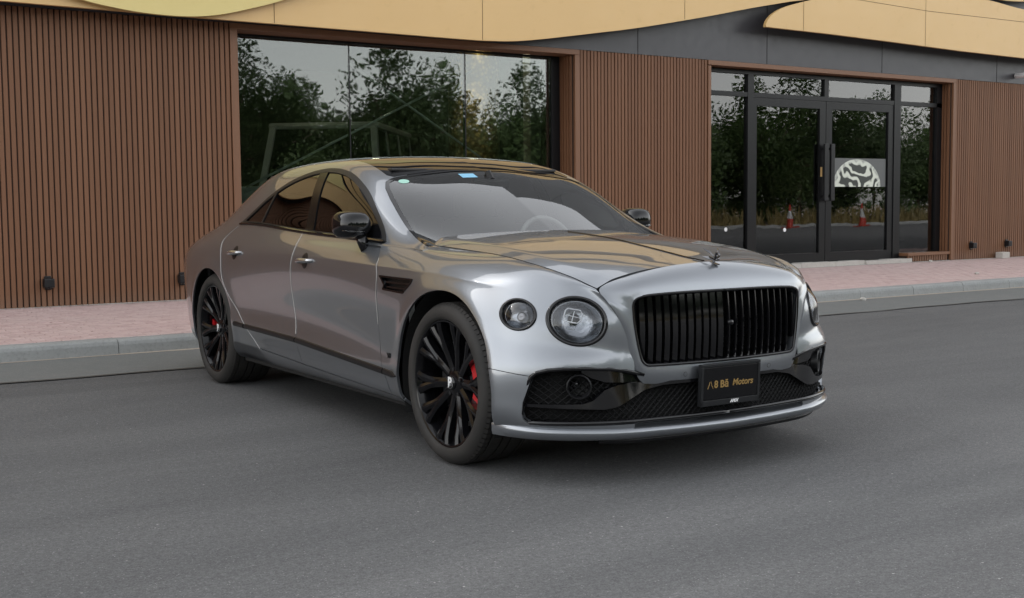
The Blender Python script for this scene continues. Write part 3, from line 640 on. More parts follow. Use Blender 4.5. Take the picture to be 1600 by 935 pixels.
# ---------------- cabin surface (body side, greenhouse, roof, deck) rows: |y|(x), z(x)
CAB=[
 # y , z
 ("-4.4:.50 -4.3:.64 -4.1:.765 -3.8:.86 -3.4:.905 -2.6:.905 -1.6:.90 -.3:.905", "-4.4:.25 -4:.235 -3.2:.225 -.3:.215"),
 ("-4.4:.54 -4.3:.69 -4.1:.815 -3.8:.905 -3.4:.948 -2.6:.948 -1.6:.945 -.3:.955", "-4.4:.29 -4:.28 -3.2:.275 -.3:.262"),
 ("-4.4:.56 -4.3:.71 -4.1:.838 -3.8:.925 -3.4:.964 -2.6:.962 -1.6:.956 -.3:.968","-4.4:.37 -4:.365 -3.2:.37 -2.6:.36 -.3:.315"),
 ("-4.4:.58 -4.3:.73 -4.1:.850 -3.8:.935 -3.4:.972 -2.6:.970 -1.6:.964 -.3:.974", "-4.4:.45 -4:.45 -3.2:.455 -2.6:.445 -.3:.37"),
 ("-4.4:.59 -4.3:.74 -4.1:.857 -3.8:.94 -3.4:.974 -2.6:.962 -1.6:.950 -.3:.970", "-4.4:.53 -4:.53 -3.2:.53 -2.6:.525 -.3:.46"),
 ("-4.4:.60 -4.3:.75 -4.1:.866 -3.8:.945 -3.4:.978 -2.6:.965 -1.6:.952 -.3:.975", "-4.4:.68 -4:.68 -.3:.65"),
 ("-4.4:.60 -4.3:.75 -4.1:.864 -3.8:.942 -3.4:.976 -2.6:.972 -1.6:.966 -.3:.972", "-4.4:.79 -4:.795 -3:.81 -.3:.785"),
 ("-4.4:.58 -4.3:.73 -4.1:.845 -3.8:.922 -3.4:.958 -2.6:.962 -1.6:.962 -.3:.952", "-4.4:.86 -4:.875 -3:.90 -1.6:.895 -.3:.87"),
 ("-4.4:.55 -4.3:.695 -4.1:.80 -3.8:.875 -3.4:.916 -2.6:.928 -1.6:.930 -.3:.905", "-4.4:.90 -4.2:.918 -4:.934 -3.6:.96 -3:.985 -2.6:.985 -1.6:.975 -.3:.935"),
 ("-4.4:.51 -4.3:.65 -4.1:.745 -3.8:.812 -3.4:.85 -2.8:.876 -1.6:.884 -.8:.872 -.3:.84", "-4.4:.93 -4.2:.955 -4:.975 -3.6:1.02 -3.2:1.065 -2.8:1.087 -1.86:1.05 -.9:1.012 -.3:.97"),
 ("-4.4:.47 -4.3:.59 -4.1:.67 -3.8:.72 -3.4:.755 -2.8:.79 -1.9:.80 -1.2:.81 -.7:.80 -.3:.76", "-4.4:.96 -4.2:.99 -4:1.015 -3.6:1.085 -3.2:1.18 -2.8:1.255 -1.9:1.265 -1.4:1.25 -1:1.155 -.7:1.06 -.3:.955"),
 ("-4.4:.42 -4.3:.53 -4.1:.60 -3.8:.64 -3.4:.66 -2.8:.69 -1.9:.705 -1.4:.725 -1:.755 -.7:.745 -.3:.69", "-4.4:.985 -4.2:1.02 -4:1.05 -3.6:1.15 -3.2:1.275 -2.8:1.38 -2.4:1.42 -1.9:1.425 -1.5:1.385 -1.2:1.295 -1:1.21 -.7:1.072 -.3:.935"),
 ("-4.4:.37 -4.3:.47 -4.1:.53 -3.8:.57 -3.4:.585 -2.8:.615 -1.9:.635 -1.4:.66 -1:.70 -.7:.69 -.3:.64", "-4.4:1.0 -4.2:1.04 -4:1.075 -3.6:1.185 -3.2:1.315 -2.8:1.42 -2.4:1.458 -1.9:1.464 -1.5:1.428 -1.2:1.335 -1:1.24 -.7:1.08 -.3:.92"),
 ("-4.4:.26 -4.3:.34 -4.1:.38 -3.8:.40 -3.4:.40 -2.8:.41 -1.9:.42 -1.4:.44 -1:.47 -.7:.47 -.3:.43", "-4.4:1.02 -4.2:1.07 -4:1.105 -3.6:1.22 -3.2:1.345 -2.8:1.447 -2.4:1.488 -1.9:1.494 -1.5:1.457 -1.2:1.368 -1:1.28 -.7:1.12 -.3:.91"),
 ("-4.4:.13 -4.3:.175 -4.1:.19 -3:.2 -1.4:.21 -.3:.21", "-4.4:1.03 -4.2:1.083 -4:1.118 -3.6:1.235 -3.2:1.358 -2.8:1.457 -2.4:1.498 -1.9:1.504 -1.5:1.468 -1.2:1.385 -1:1.298 -.7:1.148 -.3:.935"),
 ("-4.4:0 -.3:0", "-4.4:1.032 -4.2:1.085 -4:1.12 -3.6:1.237 -3.2:1.36 -2.8:1.46 -2.4:1.502 -1.9:1.508 -1.5:1.472 -1.2:1.39 -1:1.304 -.7:1.157 -.3:.945"),
]
CABF=[(K(a),K(b)) for a,b in CAB]
class Surf:
    """rows skinned with natural splines across; rows: list of functions s->(n,3)"""
    def __init__(self,rowf,u,nv,vk=None):
        R=np.stack([f(u) for f in rowf],0)  # rows,cols,3
        n=len(rowf)
        if vk is None:
            d=np.linalg.norm(np.diff(R,axis=0),axis=2).mean(1)**.75
            vk=np.concatenate([[0],np.cumsum(d)])
        self.vk=vk
        vs=[]
        for i in range(n-1):
            m=max(2,int(round(nv*(vk[i+1]-vk[i])/vk[-1])))
            vs+=list(np.linspace(vk[i],vk[i+1],m,endpoint=False))
        vs.append(vk[-1]);self.vs=np.array(vs)
        ev=nspl(vk,R.reshape(n,-1))
        self.P=ev(self.vs).reshape(len(vs),len(u),3)
        self.u=u
def cab_rows():
    return [ (lambda x,a=a,b=b: np.stack([x,-a(x),b(x)],1)) for a,b in CABF]
# ---------------- front surface: rows as (x,y,z) control points, param by cumulative chord
XB=[-1.05,-.85,-.65,-.42,-.2]   # taken from cabin rows 0..7
FR=[ # list of (x,|y|,z) from x=0 forward
 [(0,.915,.212),(.2,.915,.21),(.36,.905,.205),(.47,.885,.20),(.575,.835,.20),(.66,.76,.20),(.73,.675,.20),(.79,.57,.20),(.815,.49,.20)],
 [(0,.962,.26),(.2,.962,.26),(.36,.952,.26),(.47,.93,.26),(.58,.875,.26),(.67,.80,.26),(.745,.70,.26),(.805,.58,.26),(.83,.49,.26)],
 [(0,.975,.312),(.2,.975,.312),(.36,.966,.312),(.475,.945,.31),(.58,.885,.31),(.67,.805,.31),(.74,.71,.31),(.80,.585,.31),(.825,.49,.31)],
 [(0,.981,.37),(.2,.981,.37),(.36,.970,.37),(.475,.948,.37),(.58,.888,.37),(.665,.808,.37),(.735,.71,.37),(.795,.585,.37),(.82,.49,.37)],
 [(0,.984,.47),(.2,.983,.475),(.35,.973,.485),(.47,.948,.495),(.577,.888,.50),(.66,.815,.505),(.73,.72,.51),(.785,.59,.515),(.805,.485,.515)],
 [(0,.985,.645),(.2,.978,.635),(.335,.955,.625),(.44,.92,.615),(.54,.868,.605),(.625,.80,.60),(.70,.71,.595),(.77,.59,.59),(.795,.50,.585)],
 [(0,.968,.775),(.18,.955,.757),(.31,.930,.738),(.41,.898,.722),(.505,.855,.71),(.60,.79,.70),(.685,.705,.695),(.762,.605,.69),(.79,.54,.685)],
 [(0,.935,.858),(.17,.918,.842),(.29,.888,.828),(.385,.853,.815),(.475,.808,.803),(.565,.748,.793),(.645,.685,.782),(.72,.615,.77),(.765,.578,.76)],
 [(0,.885,.918),(.16,.866,.905),(.275,.835,.892),(.365,.80,.88),(.45,.757,.868),(.535,.71,.855),(.61,.667,.84),(.68,.625,.822),(.745,.60,.80)],
 [(0,.80,.953),(.16,.79,.94),(.275,.765,.926),(.365,.74,.912),(.45,.71,.896),(.535,.68,.876),(.61,.651,.858),(.675,.627,.84),(.725,.612,.822)],
 [(0,.715,.970),(.16,.715,.958),(.275,.71,.943),(.365,.70,.927),(.45,.682,.909),(.535,.66,.888),(.605,.64,.868),(.66,.625,.850),(.705,.613,.836)],
]
TOPB=[ # fender top rows for x<=-.2 (rows 8,9,10)
 ("-1.05:.928 -.85:.925 -.65:.92 -.42:.91 -.2:.898","-1.05:.965 -.85:.958 -.65:.950 -.42:.94 -.2:.93"),
 ("-1.05:.8765 -.85:.8735 -.65:.864 -.42:.836 -.2:.812","-1.05:1.018 -.85:1.0105 -.65:.999 -.42:.981 -.2:.967"),
 ("-1.05:.725 -.85:.722 -.65:.72 -.42:.718 -.2:.716","-1.05:1.025 -.85:1.014 -.65:1.002 -.42:.991 -.2:.980"),
]
def front_rows():
    rows=[]
    TB=[(K(a),K(b)) for a,b in TOPB]
    for j in range(11):
        if j<8: a,b=CABF[j]
        else: a,b=TB[j-8]
        pts=[(x,float(a(x)[0]),float(b(x)[0])) for x in XB]
        P=np.array(pts+[tuple(q) for q in FR[j]])
        w=np.zeros(len(P));w[-7:]=[.3,.7,1,1,.8,.3,0]
        dy=[.006,.008,.008,.008,.008,.01,.014,.024,.038,.03,.008][j];dx=[.006,.006,.006,.006,.008,.008,.008,.012,.014,.008,.004][j];dz=[0,0,0,0,0,0,0,.004,.010,.012,.006][j]
        P[:,1]+=w*dy;P[:,0]+=w*dx;P[:,2]+=w*dz
        P[:,1]*=-1
        k=np.arange(len(P),dtype=float)
        e=nspl(k,P)
        rows.append(lambda s,e=e:e(s))
    return rows
# ================================================================== CAR
CAR = tag(empty('parked_car', (0, 0, 0), math.atan2(-.9999, -.0144)), 'silver grey luxury saloon with black grille and black wheels parked nose out', 'car')
# ---- mesh machinery: V columns x,y,z,row
def clip(V, F, f):
    V = np.asarray(V, float); f = np.asarray(f, float); pos = f >= 0; nv = list(V); cache = {}; out = []
    pl = pos.tolist()
    if isinstance(F, np.ndarray):
        kk = pos[F]; al = kk.all(1); out = [tuple(q) for q in F[al].tolist()]; F = F[kk.any(1) & ~al].tolist()
    for fc in F:
        k = [pl[i] for i in fc]
        if all(k): out.append(tuple(fc)); continue
        if not any(k): continue
        poly = []
        n = len(fc)
        for i in range(n):
            a, b = fc[i], fc[(i + 1) % n]
            if pl[a]: poly.append(a)
            if pl[a] != pl[b]:
                key = (a, b) if a < b else (b, a)
                if key not in cache:
                    t_ = f[key[0]] / (f[key[0]] - f[key[1]]); cache[key] = len(nv); nv.append(V[key[0]] + t_ * (V[key[1]] - V[key[0]]))
                poly.append(cache[key])
        if len(poly) > 2: out.append(tuple(poly))
    return compact(np.array(nv), out)
def compact(V, F):
    used = sorted({i for f in F for i in f}); mp = {a: b for b, a in enumerate(used)}
    return V[used], [tuple(mp[i] for i in f) for f in F]
def clips(V, F, *fns):
    for fn in fns:
        if len(F) == 0: break
        V, F = clip(V, F, fn(V))
    return V, F
def vnorm(V, F):
    N = np.zeros((len(V), 3)); P = V[:, :3]; grp = {}
    if isinstance(F, np.ndarray): grp[F.shape[1]] = F
    else:
        for f in F: grp.setdefault(len(f), []).append(f)
    for L, fs in grp.items():
        A = np.asarray(fs); n = np.cross(P[A[:, 1]] - P[A[:, 0]], P[A[:, 2]] - P[A[:, 0]])
        for q in range(3, L): n = n + np.cross(P[A[:, q - 1]] - P[A[:, 0]], P[A[:, q]] - P[A[:, 0]])
        for q in range(L): np.add.at(N, A[:, q], n)
    l = np.linalg.norm(N, axis=1); l[l == 0] = 1; return N / l[:, None]
def grid(P, rows=None, flip=False):
    nv, nu = P.shape[:2]; V = P.reshape(-1, 3)
    if rows is not None: V = np.hstack([V, np.repeat(rows, nu)[:, None]])
    jj, ii = np.meshgrid(np.arange(nv - 1), np.arange(nu - 1), indexing='ij'); q = (jj * nu + ii).ravel()
    return V, np.stack([q, q + 1, q + nu + 1, q + nu], 1)
def lips(V, F, depth):
    """add an inward turned edge (separate vertices, so it stays crisp)"""
    cnt = {}
    for f in F:
        for i in range(len(f)):
            a, b = f[i], f[(i + 1) % len(f)]; cnt[(a, b)] = cnt.get((a, b), 0) + 1
    N = vnorm(V, F); bd = [(a, b) for (a, b) in cnt if (b, a) not in cnt]
    P = V[:, :3]; NV = list(P); top = {}; bot = {}; NF = list(F)
    for a, b in bd:
        for i in (a, b):
            if i not in top: top[i] = len(NV); NV.append(P[i]); bot[i] = len(NV); NV.append(P[i] - depth * N[i])
        NF.append((top[b], top[a], bot[a], bot[b]))
    return np.array(NV), NF
def panel(name, V, F, mat, parent=None, lip=.012, offset=0., left=False, label=None):
    V = np.asarray(V, float)[:, :3]
    if offset: V = V + offset * vnorm(V, F)
    if lip: V, F = lips(V, F, lip)
    if left: V = V * [1, -1, 1]; F = [f[::-1] for f in F]
    o = mob(name, V, F, mat, parent or CAR, True)
    if label: o['label'] = label
    return o
def both(name, V, F, mat, lip=.012, offset=0., parents=None, labels=None):
    return [panel(name, V, F, mat, parents[k] if parents else None, lip, offset, bool(k), labels[k] if labels else None) for k in (0, 1)]
def sdpoly(p, poly):
    """signed distance, positive inside"""
    p = np.asarray(p, float); poly = np.asarray(poly, float); d = np.full(len(p), 1e9); ins = np.zeros(len(p), bool); n = len(poly)
    for i in range(n):
        a, b = poly[i], poly[(i + 1) % n]; e = b - a; w_ = p - a; t_ = np.clip((w_ @ e) / (e @ e + 1e-12), 0, 1)
        d = np.minimum(d, np.sum((w_ - t_[:, None] * e) ** 2, 1))
        c1 = (a[1] <= p[:, 1]) & (b[1] > p[:, 1]); c2 = (a[1] > p[:, 1]) & (b[1] <= p[:, 1]); cr = e[0] * w_[:, 1] - e[1] * w_[:, 0]
        ins ^= (c1 & (cr > 0)) | (c2 & (cr < 0))
    return np.sqrt(d) * np.where(ins, 1, -1)
def curve(pts, n=10): return np.array(spl2(pts, n))

# ---- dense surfaces
ucab = np.unique(np.concatenate([np.arange(-4.4, -.30, .0115)]))
SC = Surf(cab_rows(), ucab, 250)
SF = Surf(front_rows(), np.linspace(0, 13, 430), 150)
def flare(P):
    for wx, rr in ((0., .445), (-3.194, .43)):
        r_ = np.hypot(P[..., 0] - wx, P[..., 2] - .372); k = (P[..., 2] > .2) & (P[..., 2] < .93)
        P[..., 1] -= np.where(k, .011 * np.exp(-((r_ - rr) / .05) ** 2), 0) * np.clip((abs(P[..., 1]) - .8) / .1, 0, 1)
flare(SC.P); flare(SF.P)
def crease(P, rows):
    k = .0075 * np.exp(-np.abs(rows - 7.25) / .30)[:, None] * np.clip((P[..., 0] + 2.3) / 1.6, 0, 1) * np.clip((.42 - P[..., 0]) / .3, 0, 1)
    P[..., 1] -= k
rowsC = np.interp(SC.vs, SC.vk, np.arange(len(SC.vk))); rowsF = np.interp(SF.vs, SF.vk, np.arange(len(SF.vk)))
crease(SC.P, rowsC); crease(SF.P, rowsF)
CV, CF = grid(SC.P, rowsC); FV, FF = grid(SF.P, rowsF)
# orient outward (right side: -y)
if vnorm(CV, CF)[:, 1].mean() > 0: CF = CF[:, ::-1]
if vnorm(FV, FF)[:, 1].mean() > 0: FF = FF[:, ::-1]
G = .0022
Xfd = K(".20:-.52 .25:-.545 .334:-.585 .40:-.625 .495:-.652 .6:-.664 .72:-.668 .80:-.666 .848:-.668 .90:-.69 .968:-.735 1.02:-.78")
Xb = K(".25:-1.665 .32:-1.70 .427:-1.748 .60:-1.795 .729:-1.808 .879:-1.79 .95:-1.782 1.0:-1.79 1.06:-1.80")
Xrd = K(".26:-2.27 .315:-2.348 .444:-2.564 .56:-2.745 .668:-2.876 .78:-2.955 .875:-2.99 .93:-3.025 .984:-3.045 1.02:-3.0 1.06:-2.92 1.1:-2.84")
ZB = K("-2.9:.335 -2.4:.320 -1.7:.292 -1.0:.268 -.45:.250 -.2:.243")
beltz = CABF[9][1]
dlo_top = [(-2.86, 1.088), (-2.70, 1.165), (-2.50, 1.268), (-2.30, 1.343), (-2.10, 1.388), (-1.90, 1.412), (-1.70, 1.414), (-1.50, 1.388), (-1.33, 1.338), (-1.15, 1.262), (-.98, 1.163), (-.86, 1.085), (-.765, 1.012)]
DLO = np.vstack([curve(dlo_top, 8), [(x, float(beltz(x)[0])) for x in np.linspace(-.80, -2.84, 40)]])
def sdDLO(V):
    d = sdpoly(V[:, [0, 2]], DLO); return np.where(V[:, 3] > 12.6, -.5, d)
def arch(V, wx, r): return np.where(np.abs(V[:, 1]) > .5, np.hypot(V[:, 0] - wx, V[:, 2] - .372) - r, 1.)
RF, RR = .437, .418
WIN = [(-1.245, 0), (-1.24, -.2), (-1.222, -.42), (-1.19, -.60), (-1.165, -.655), (-1.10, -.69), (-1.0, -.714), (-.86, -.736), (-.72, -.757), (-.60, -.775), (-.35, -.80)]
WINP = np.array([(-.3, 0)] + [(a, b) for a, b in WIN] ) ; WINP = np.vstack([WIN, [(-.30, -.8), (-.30, 0)]])
ROOFP = np.array([(-1.252, .02), (-1.247, -.2), (-1.229, -.42), (-1.20, -.585), (-1.235, -.612), (-1.5, -.60), (-1.9, -.585), (-2.4, -.568), (-2.74, -.555), (-2.80, -.50), (-2.84, -.25), (-2.85, .02)])
BACKP = np.array([(-2.858, .02), (-2.848, -.25), (-2.81, -.505), (-2.86, -.55), (-3.2, -.535), (-3.55, -.515), (-3.80, -.50), (-3.86, -.44), (-3.90, -.2), (-3.91, .02)])
TRUNKP = np.array([(-3.918, .02), (-3.908, -.2), (-3.87, -.45), (-3.83, -.53), (-4.0, -.535), (-4.2, -.50), (-4.5, -.40), (-4.5, .02)])
def top_sd(poly): return lambda V: np.where(V[:, 3] > 9.6, sdpoly(V[:, [0, 1]], poly), -1.)

# ---- sill
V, F = clips(CV, CF, lambda V: V[:, 0] + 2.79, lambda V: -.33 - V[:, 0], lambda V: ZB(V[:, 0]) - V[:, 2] - G, lambda V: arch(V, -3.194, RR), lambda V: arch(V, 0, RF))
both('sill', V, F, 'paint')
# ---- doors
doors = {}
for nm, fa, fb in (('front_door', Xfd, Xb), ('rear_door', Xb, Xrd)):
    V, F = clips(CV, CF, lambda V: 9.0 - V[:, 3], lambda V: fa(V[:, 2]) - V[:, 0] - G, lambda V: V[:, 0] - fb(V[:, 2]) - G, lambda V: V[:, 2] - ZB(V[:, 0]) - G, lambda V: arch(V, -3.194, RR))
    doors[nm] = both(nm, V, F, 'paint')
# ---- side panel: rear quarter, pillars, roof rail
def sp_keep(V):
    low = np.where(V[:, 3] <= 9.0, fbq(V), 1.); return low
fbq = lambda V: Xrd(V[:, 2]) - V[:, 0] - G
V, F = clip(CV, CF, np.maximum((CV[:, 3] - 9.0) * .05, fbq(CV)))
V, F = clips(V, F, lambda V: -sdDLO(V) , lambda V: -top_sd(WINP)(V) - .002, lambda V: -top_sd(ROOFP)(V) - .002, lambda V: -top_sd(BACKP)(V) - .002, lambda V: -top_sd(TRUNKP)(V) - .002,
             lambda V: arch(V, -3.194, RR), lambda V: -.40 - V[:, 0])
V, F = clip(V, F, np.where((V[:, 0] > -1.3) & (V[:, 1] > -.5), -1., 1.))
both('side_panel', V, F, 'paint')
# ---- window frame ring, panes, pillar trims
V0, F0 = clips(CV, CF, lambda V: sdDLO(V) + .004)
V, F = clip(V0, F0, .019 - sdDLO(V0)); both('window_surround', V, F, 'satin_black', .012, .003)
Xp1 = lambda z: -1.875 + (1.40 - z) * .30; Xp2 = lambda z: -1.765 + (1.40 - z) * .30
Xq = lambda z: -2.40 - (1.36 - z) * .26
Xs = lambda z: -.985 + (1.15 - z) * .15
def strip(nm, f1, mat='gloss_black', off=.002):
    V, F = clips(V0, F0, lambda V: sdDLO(V) - .017, f1); both(nm, V, F, mat, .01, off)
strip('pillar_trim', lambda V: np.minimum(V[:, 0] - Xp1(V[:, 2]), Xp2(V[:, 2]) - V[:, 0]), 'pillar_black')
strip('window_divider', lambda V: .011 - np.abs(V[:, 0] - Xq(V[:, 2])), 'satin_black')
strip('mirror_sail', lambda V: V[:, 0] - Xs(V[:, 2]))
for nm, lo, hi in (('front_window', Xp2, Xs), ('rear_window', Xq, Xp1)):
    V, F = clips(V0, F0, lambda V: sdDLO(V) - .015, lambda V: np.minimum(V[:, 0] - lo(V[:, 2]) + .004, hi(V[:, 2]) - V[:, 0] + .004)); both(nm, V, F, 'side_glass', 0, -.004)
V, F = clips(V0, F0, lambda V: sdDLO(V) - .015, lambda V: Xq(V[:, 2]) - V[:, 0]); both('quarter_window', V, F, 'side_glass', 0, -.004)
# ---- full width top surfaces
j0 = int(np.searchsorted(rowsC, 9.6)); PT = SC.P[j0:]; PL = PT[::-1][1:] * [1, -1, 1]
TV_, TF_ = grid(np.concatenate([PT, PL], 0), np.concatenate([rowsC[j0:], rowsC[j0:][::-1][1:]]))
if vnorm(TV_, TF_)[:, 2].mean() < 0: TF_ = TF_[:, ::-1]
def sym(poly): return lambda V: sdpoly(np.stack([V[:, 0], -np.abs(V[:, 1])], 1), poly)
WS = np.vstack([[(WIN[0][0], .05)], WIN[1:], [(-.30, -.80), (-.30, .05)]])
cowl = lambda V: -.34 - .14 * (V[:, 1] / .74) ** 2 - V[:, 0]
V, F = clips(TV_, TF_, sym(WS), cowl, lambda V: .022 - sym(WS)(V)); panel('windshield_seal', V, F, 'gloss_black', lip=.008)
V, F = clips(TV_, TF_, lambda V: sym(WS)(V) - .012, cowl); wsV, wsF = V, F; wind = panel('windshield', V, F, 'windshield_glass', lip=0, offset=-.003)
# dark sun band printed along the top of the windscreen
V, F = clips(TV_, TF_, lambda V: sym(WS)(V) - .010, lambda V: -1.165 - .02 * (V[:, 1] / .6) ** 2 - V[:, 0] + .0); panel('shade_band', V, F, 'satin_black', wind, 0, -.006)
V, F = clips(TV_, TF_, sym(ROOFP)); panel('roof', V, F, 'roof_black', lip=.01)
V, F = clips(TV_, TF_, sym(BACKP)); panel('rear_screen', V, F, 'side_glass', lip=.01)
V, F = clips(TV_, TF_, sym(TRUNKP)); panel('boot_lid', V, F, 'paint', lip=.012)
# rear end cap
P0 = SC.P[:, 0]; ring = np.concatenate([P0, P0[::-1][1:] * [1, -1, 1]]); nr = len(ring); cen = np.array([ring[:, 0].mean(), 0, .6]); Vr = []; Fr = []
for k, (s_, dx) in enumerate(((1, 0), (.97, -.012), (.8, -.03), (.4, -.04), (.02, -.042))): Vr += [tuple(cen + (q - cen) * [1, s_, s_] + [dx, 0, 0]) for q in ring]
for k in range(4):
    for i in range(nr): Fr.append((k * nr + i, k * nr + (i + 1) % nr, (k + 1) * nr + (i + 1) % nr, (k + 1) * nr + i))
rb = autosmooth(mob('rear_bumper', Vr, Fr, 'paint', CAR, True))
for sy in (-1, 1):
    m = MB(); m.lathe([(-4.47, .001), (-4.462, .07), (-4.43, .09), (-4.40, .09)], 'x', 24, (0, 0, 0)); m.V = [(x, y * 1.5 + sy * .42, z * .8 + .80) for x, y, z in m.V]; m.build('tail_light', 'tail_red', CAR, True)
    m = MB(); m.bbox(-4.42, -4.34, sy * .3 - .09, sy * .3 + .09, .29, .36, .02); m.build('exhaust', 'dark_chrome', CAR)

# ---- lamps are set on the front surface
FP = SF.P.reshape(-1, 3); FN = vnorm(FV, FF)
def frame_at(pt):
    i = np.argmin(((FP - pt) ** 2).sum(1)); near = ((FP - pt) ** 2).sum(1) < .06 ** 2; n = FN[near].mean(0); n /= np.linalg.norm(n)
    u_ = np.cross([0, 0, 1], n); u_ /= np.linalg.norm(u_); v_ = np.cross(n, u_); return FP[i], n, u_, v_
LAMPS = []
for pt, a, b, rot, big in (((.690, -.703, .704), .1345, .1085, R(-14), True), ((.488, -.866, .725), .094, .0715, R(-14), False)):
    c_, n_, u_, v_ = frame_at(np.array(pt)); cr, sr = math.cos(rot), math.sin(rot); u2 = cr * u_ + sr * v_; v2 = -sr * u_ + cr * v_
    LAMPS.append(dict(c=np.array(pt), n=n_, u=u2, v=v2, a=a, b=b, big=big))
def lampf(L):
    def f(V):
        d = V[:, :3] - L['c']; q = np.sqrt(((d @ L['u']) / L['a']) ** 2 + ((d @ L['v']) / L['b']) ** 2) - 1
        return np.where(np.abs(d @ L['n']) < .15, q * .1, 1.)
    return f
# intake outline in front view (|y| , z)
IN_top = K("-.90:.455 -.885:.478 -.86:.497 -.80:.507 -.74:.509 -.64:.507 -.56:.498 -.50:.487 -.44:.47 -.2:.46 0:.46")
INP = np.array([(-.884, .455), (-.878, .475), (-.862, .492), (-.83, .503), (-.78, .508), (-.70, .509), (-.60, .503), (-.53, .493), (-.44, .47), (-.44, .262), (-.85, .262), (-.885, .268), (-.900, .285), (-.906, .31), (-.904, .36), (-.894, .41)])
ink = lambda V: np.where(V[:, 0] > .3, -sdpoly(V[:, [1, 2]], INP), 1.)
seam = lambda V: V[:, 2] - (.493 - .13 * np.clip(V[:, 0] - .447, 0, 1))
V, F = clips(FV, FF, lambda V: V[:, 0] - Xfd(V[:, 2]) - G, lambda V: V[:, 2] - ZB(V[:, 0]) - G, lambda V: arch(V, 0, RF), lambda V: np.where((V[:, 0] > .2) & (V[:, 3] < 5.3), seam(V) - .0015, 1.), ink, lampf(LAMPS[0]), lampf(LAMPS[1]),
             lambda V: 10.97 - V[:, 3])
# door-line top: fender meets the pillar foot behind the hood
VENT = np.array([(-.648, .850), (-.285, .846), (-.300, .822), (-.375, .772), (-.600, .780), (-.585, .805)])
fender = both('front_fender', *clips(V, F, lambda V: np.where(V[:, 0] < -.1, -sdpoly(V[:, [0, 2]], VENT), 1.)), 'paint', .014)
# quarter of the fender top behind the door line, under the pillar foot
V, F = clips(FV, FF, lambda V: Xfd(V[:, 2]) + .004 - V[:, 0], lambda V: V[:, 3] - 8.75, lambda V: V[:, 0] + .98, lambda V: 10.97 - V[:, 3]); both('cowl_side', V, F, 'paint', .01, -.0015)
# side vent: recessed black box with blades
for k in (0, 1):
    V, F = clips(FV, FF, lambda V: np.where(V[:, 0] < -.1, sdpoly(V[:, [0, 2]], VENT), -1.)); vt = panel('side_vent', V, F, 'satin_black', None, 0, -.03, bool(k))
    V, F = clips(FV, FF, lambda V: np.where(V[:, 0] < -.1, sdpoly(V[:, [0, 2]], VENT) + .001, -1.), lambda V: .008 - sdpoly(V[:, [0, 2]], VENT)); panel('vent_rim', V, F, 'gloss_black', vt, .03, .003, bool(k))
    for q in (.796, .820):
        V, F = clips(FV, FF, lambda V: np.where(V[:, 0] < -.1, sdpoly(V[:, [0, 2]], VENT), -1.), lambda V: .005 - np.abs(V[:, 2] - q)); panel('vent_blade', V, F, 'gloss_black', vt, .012, -.006, bool(k))
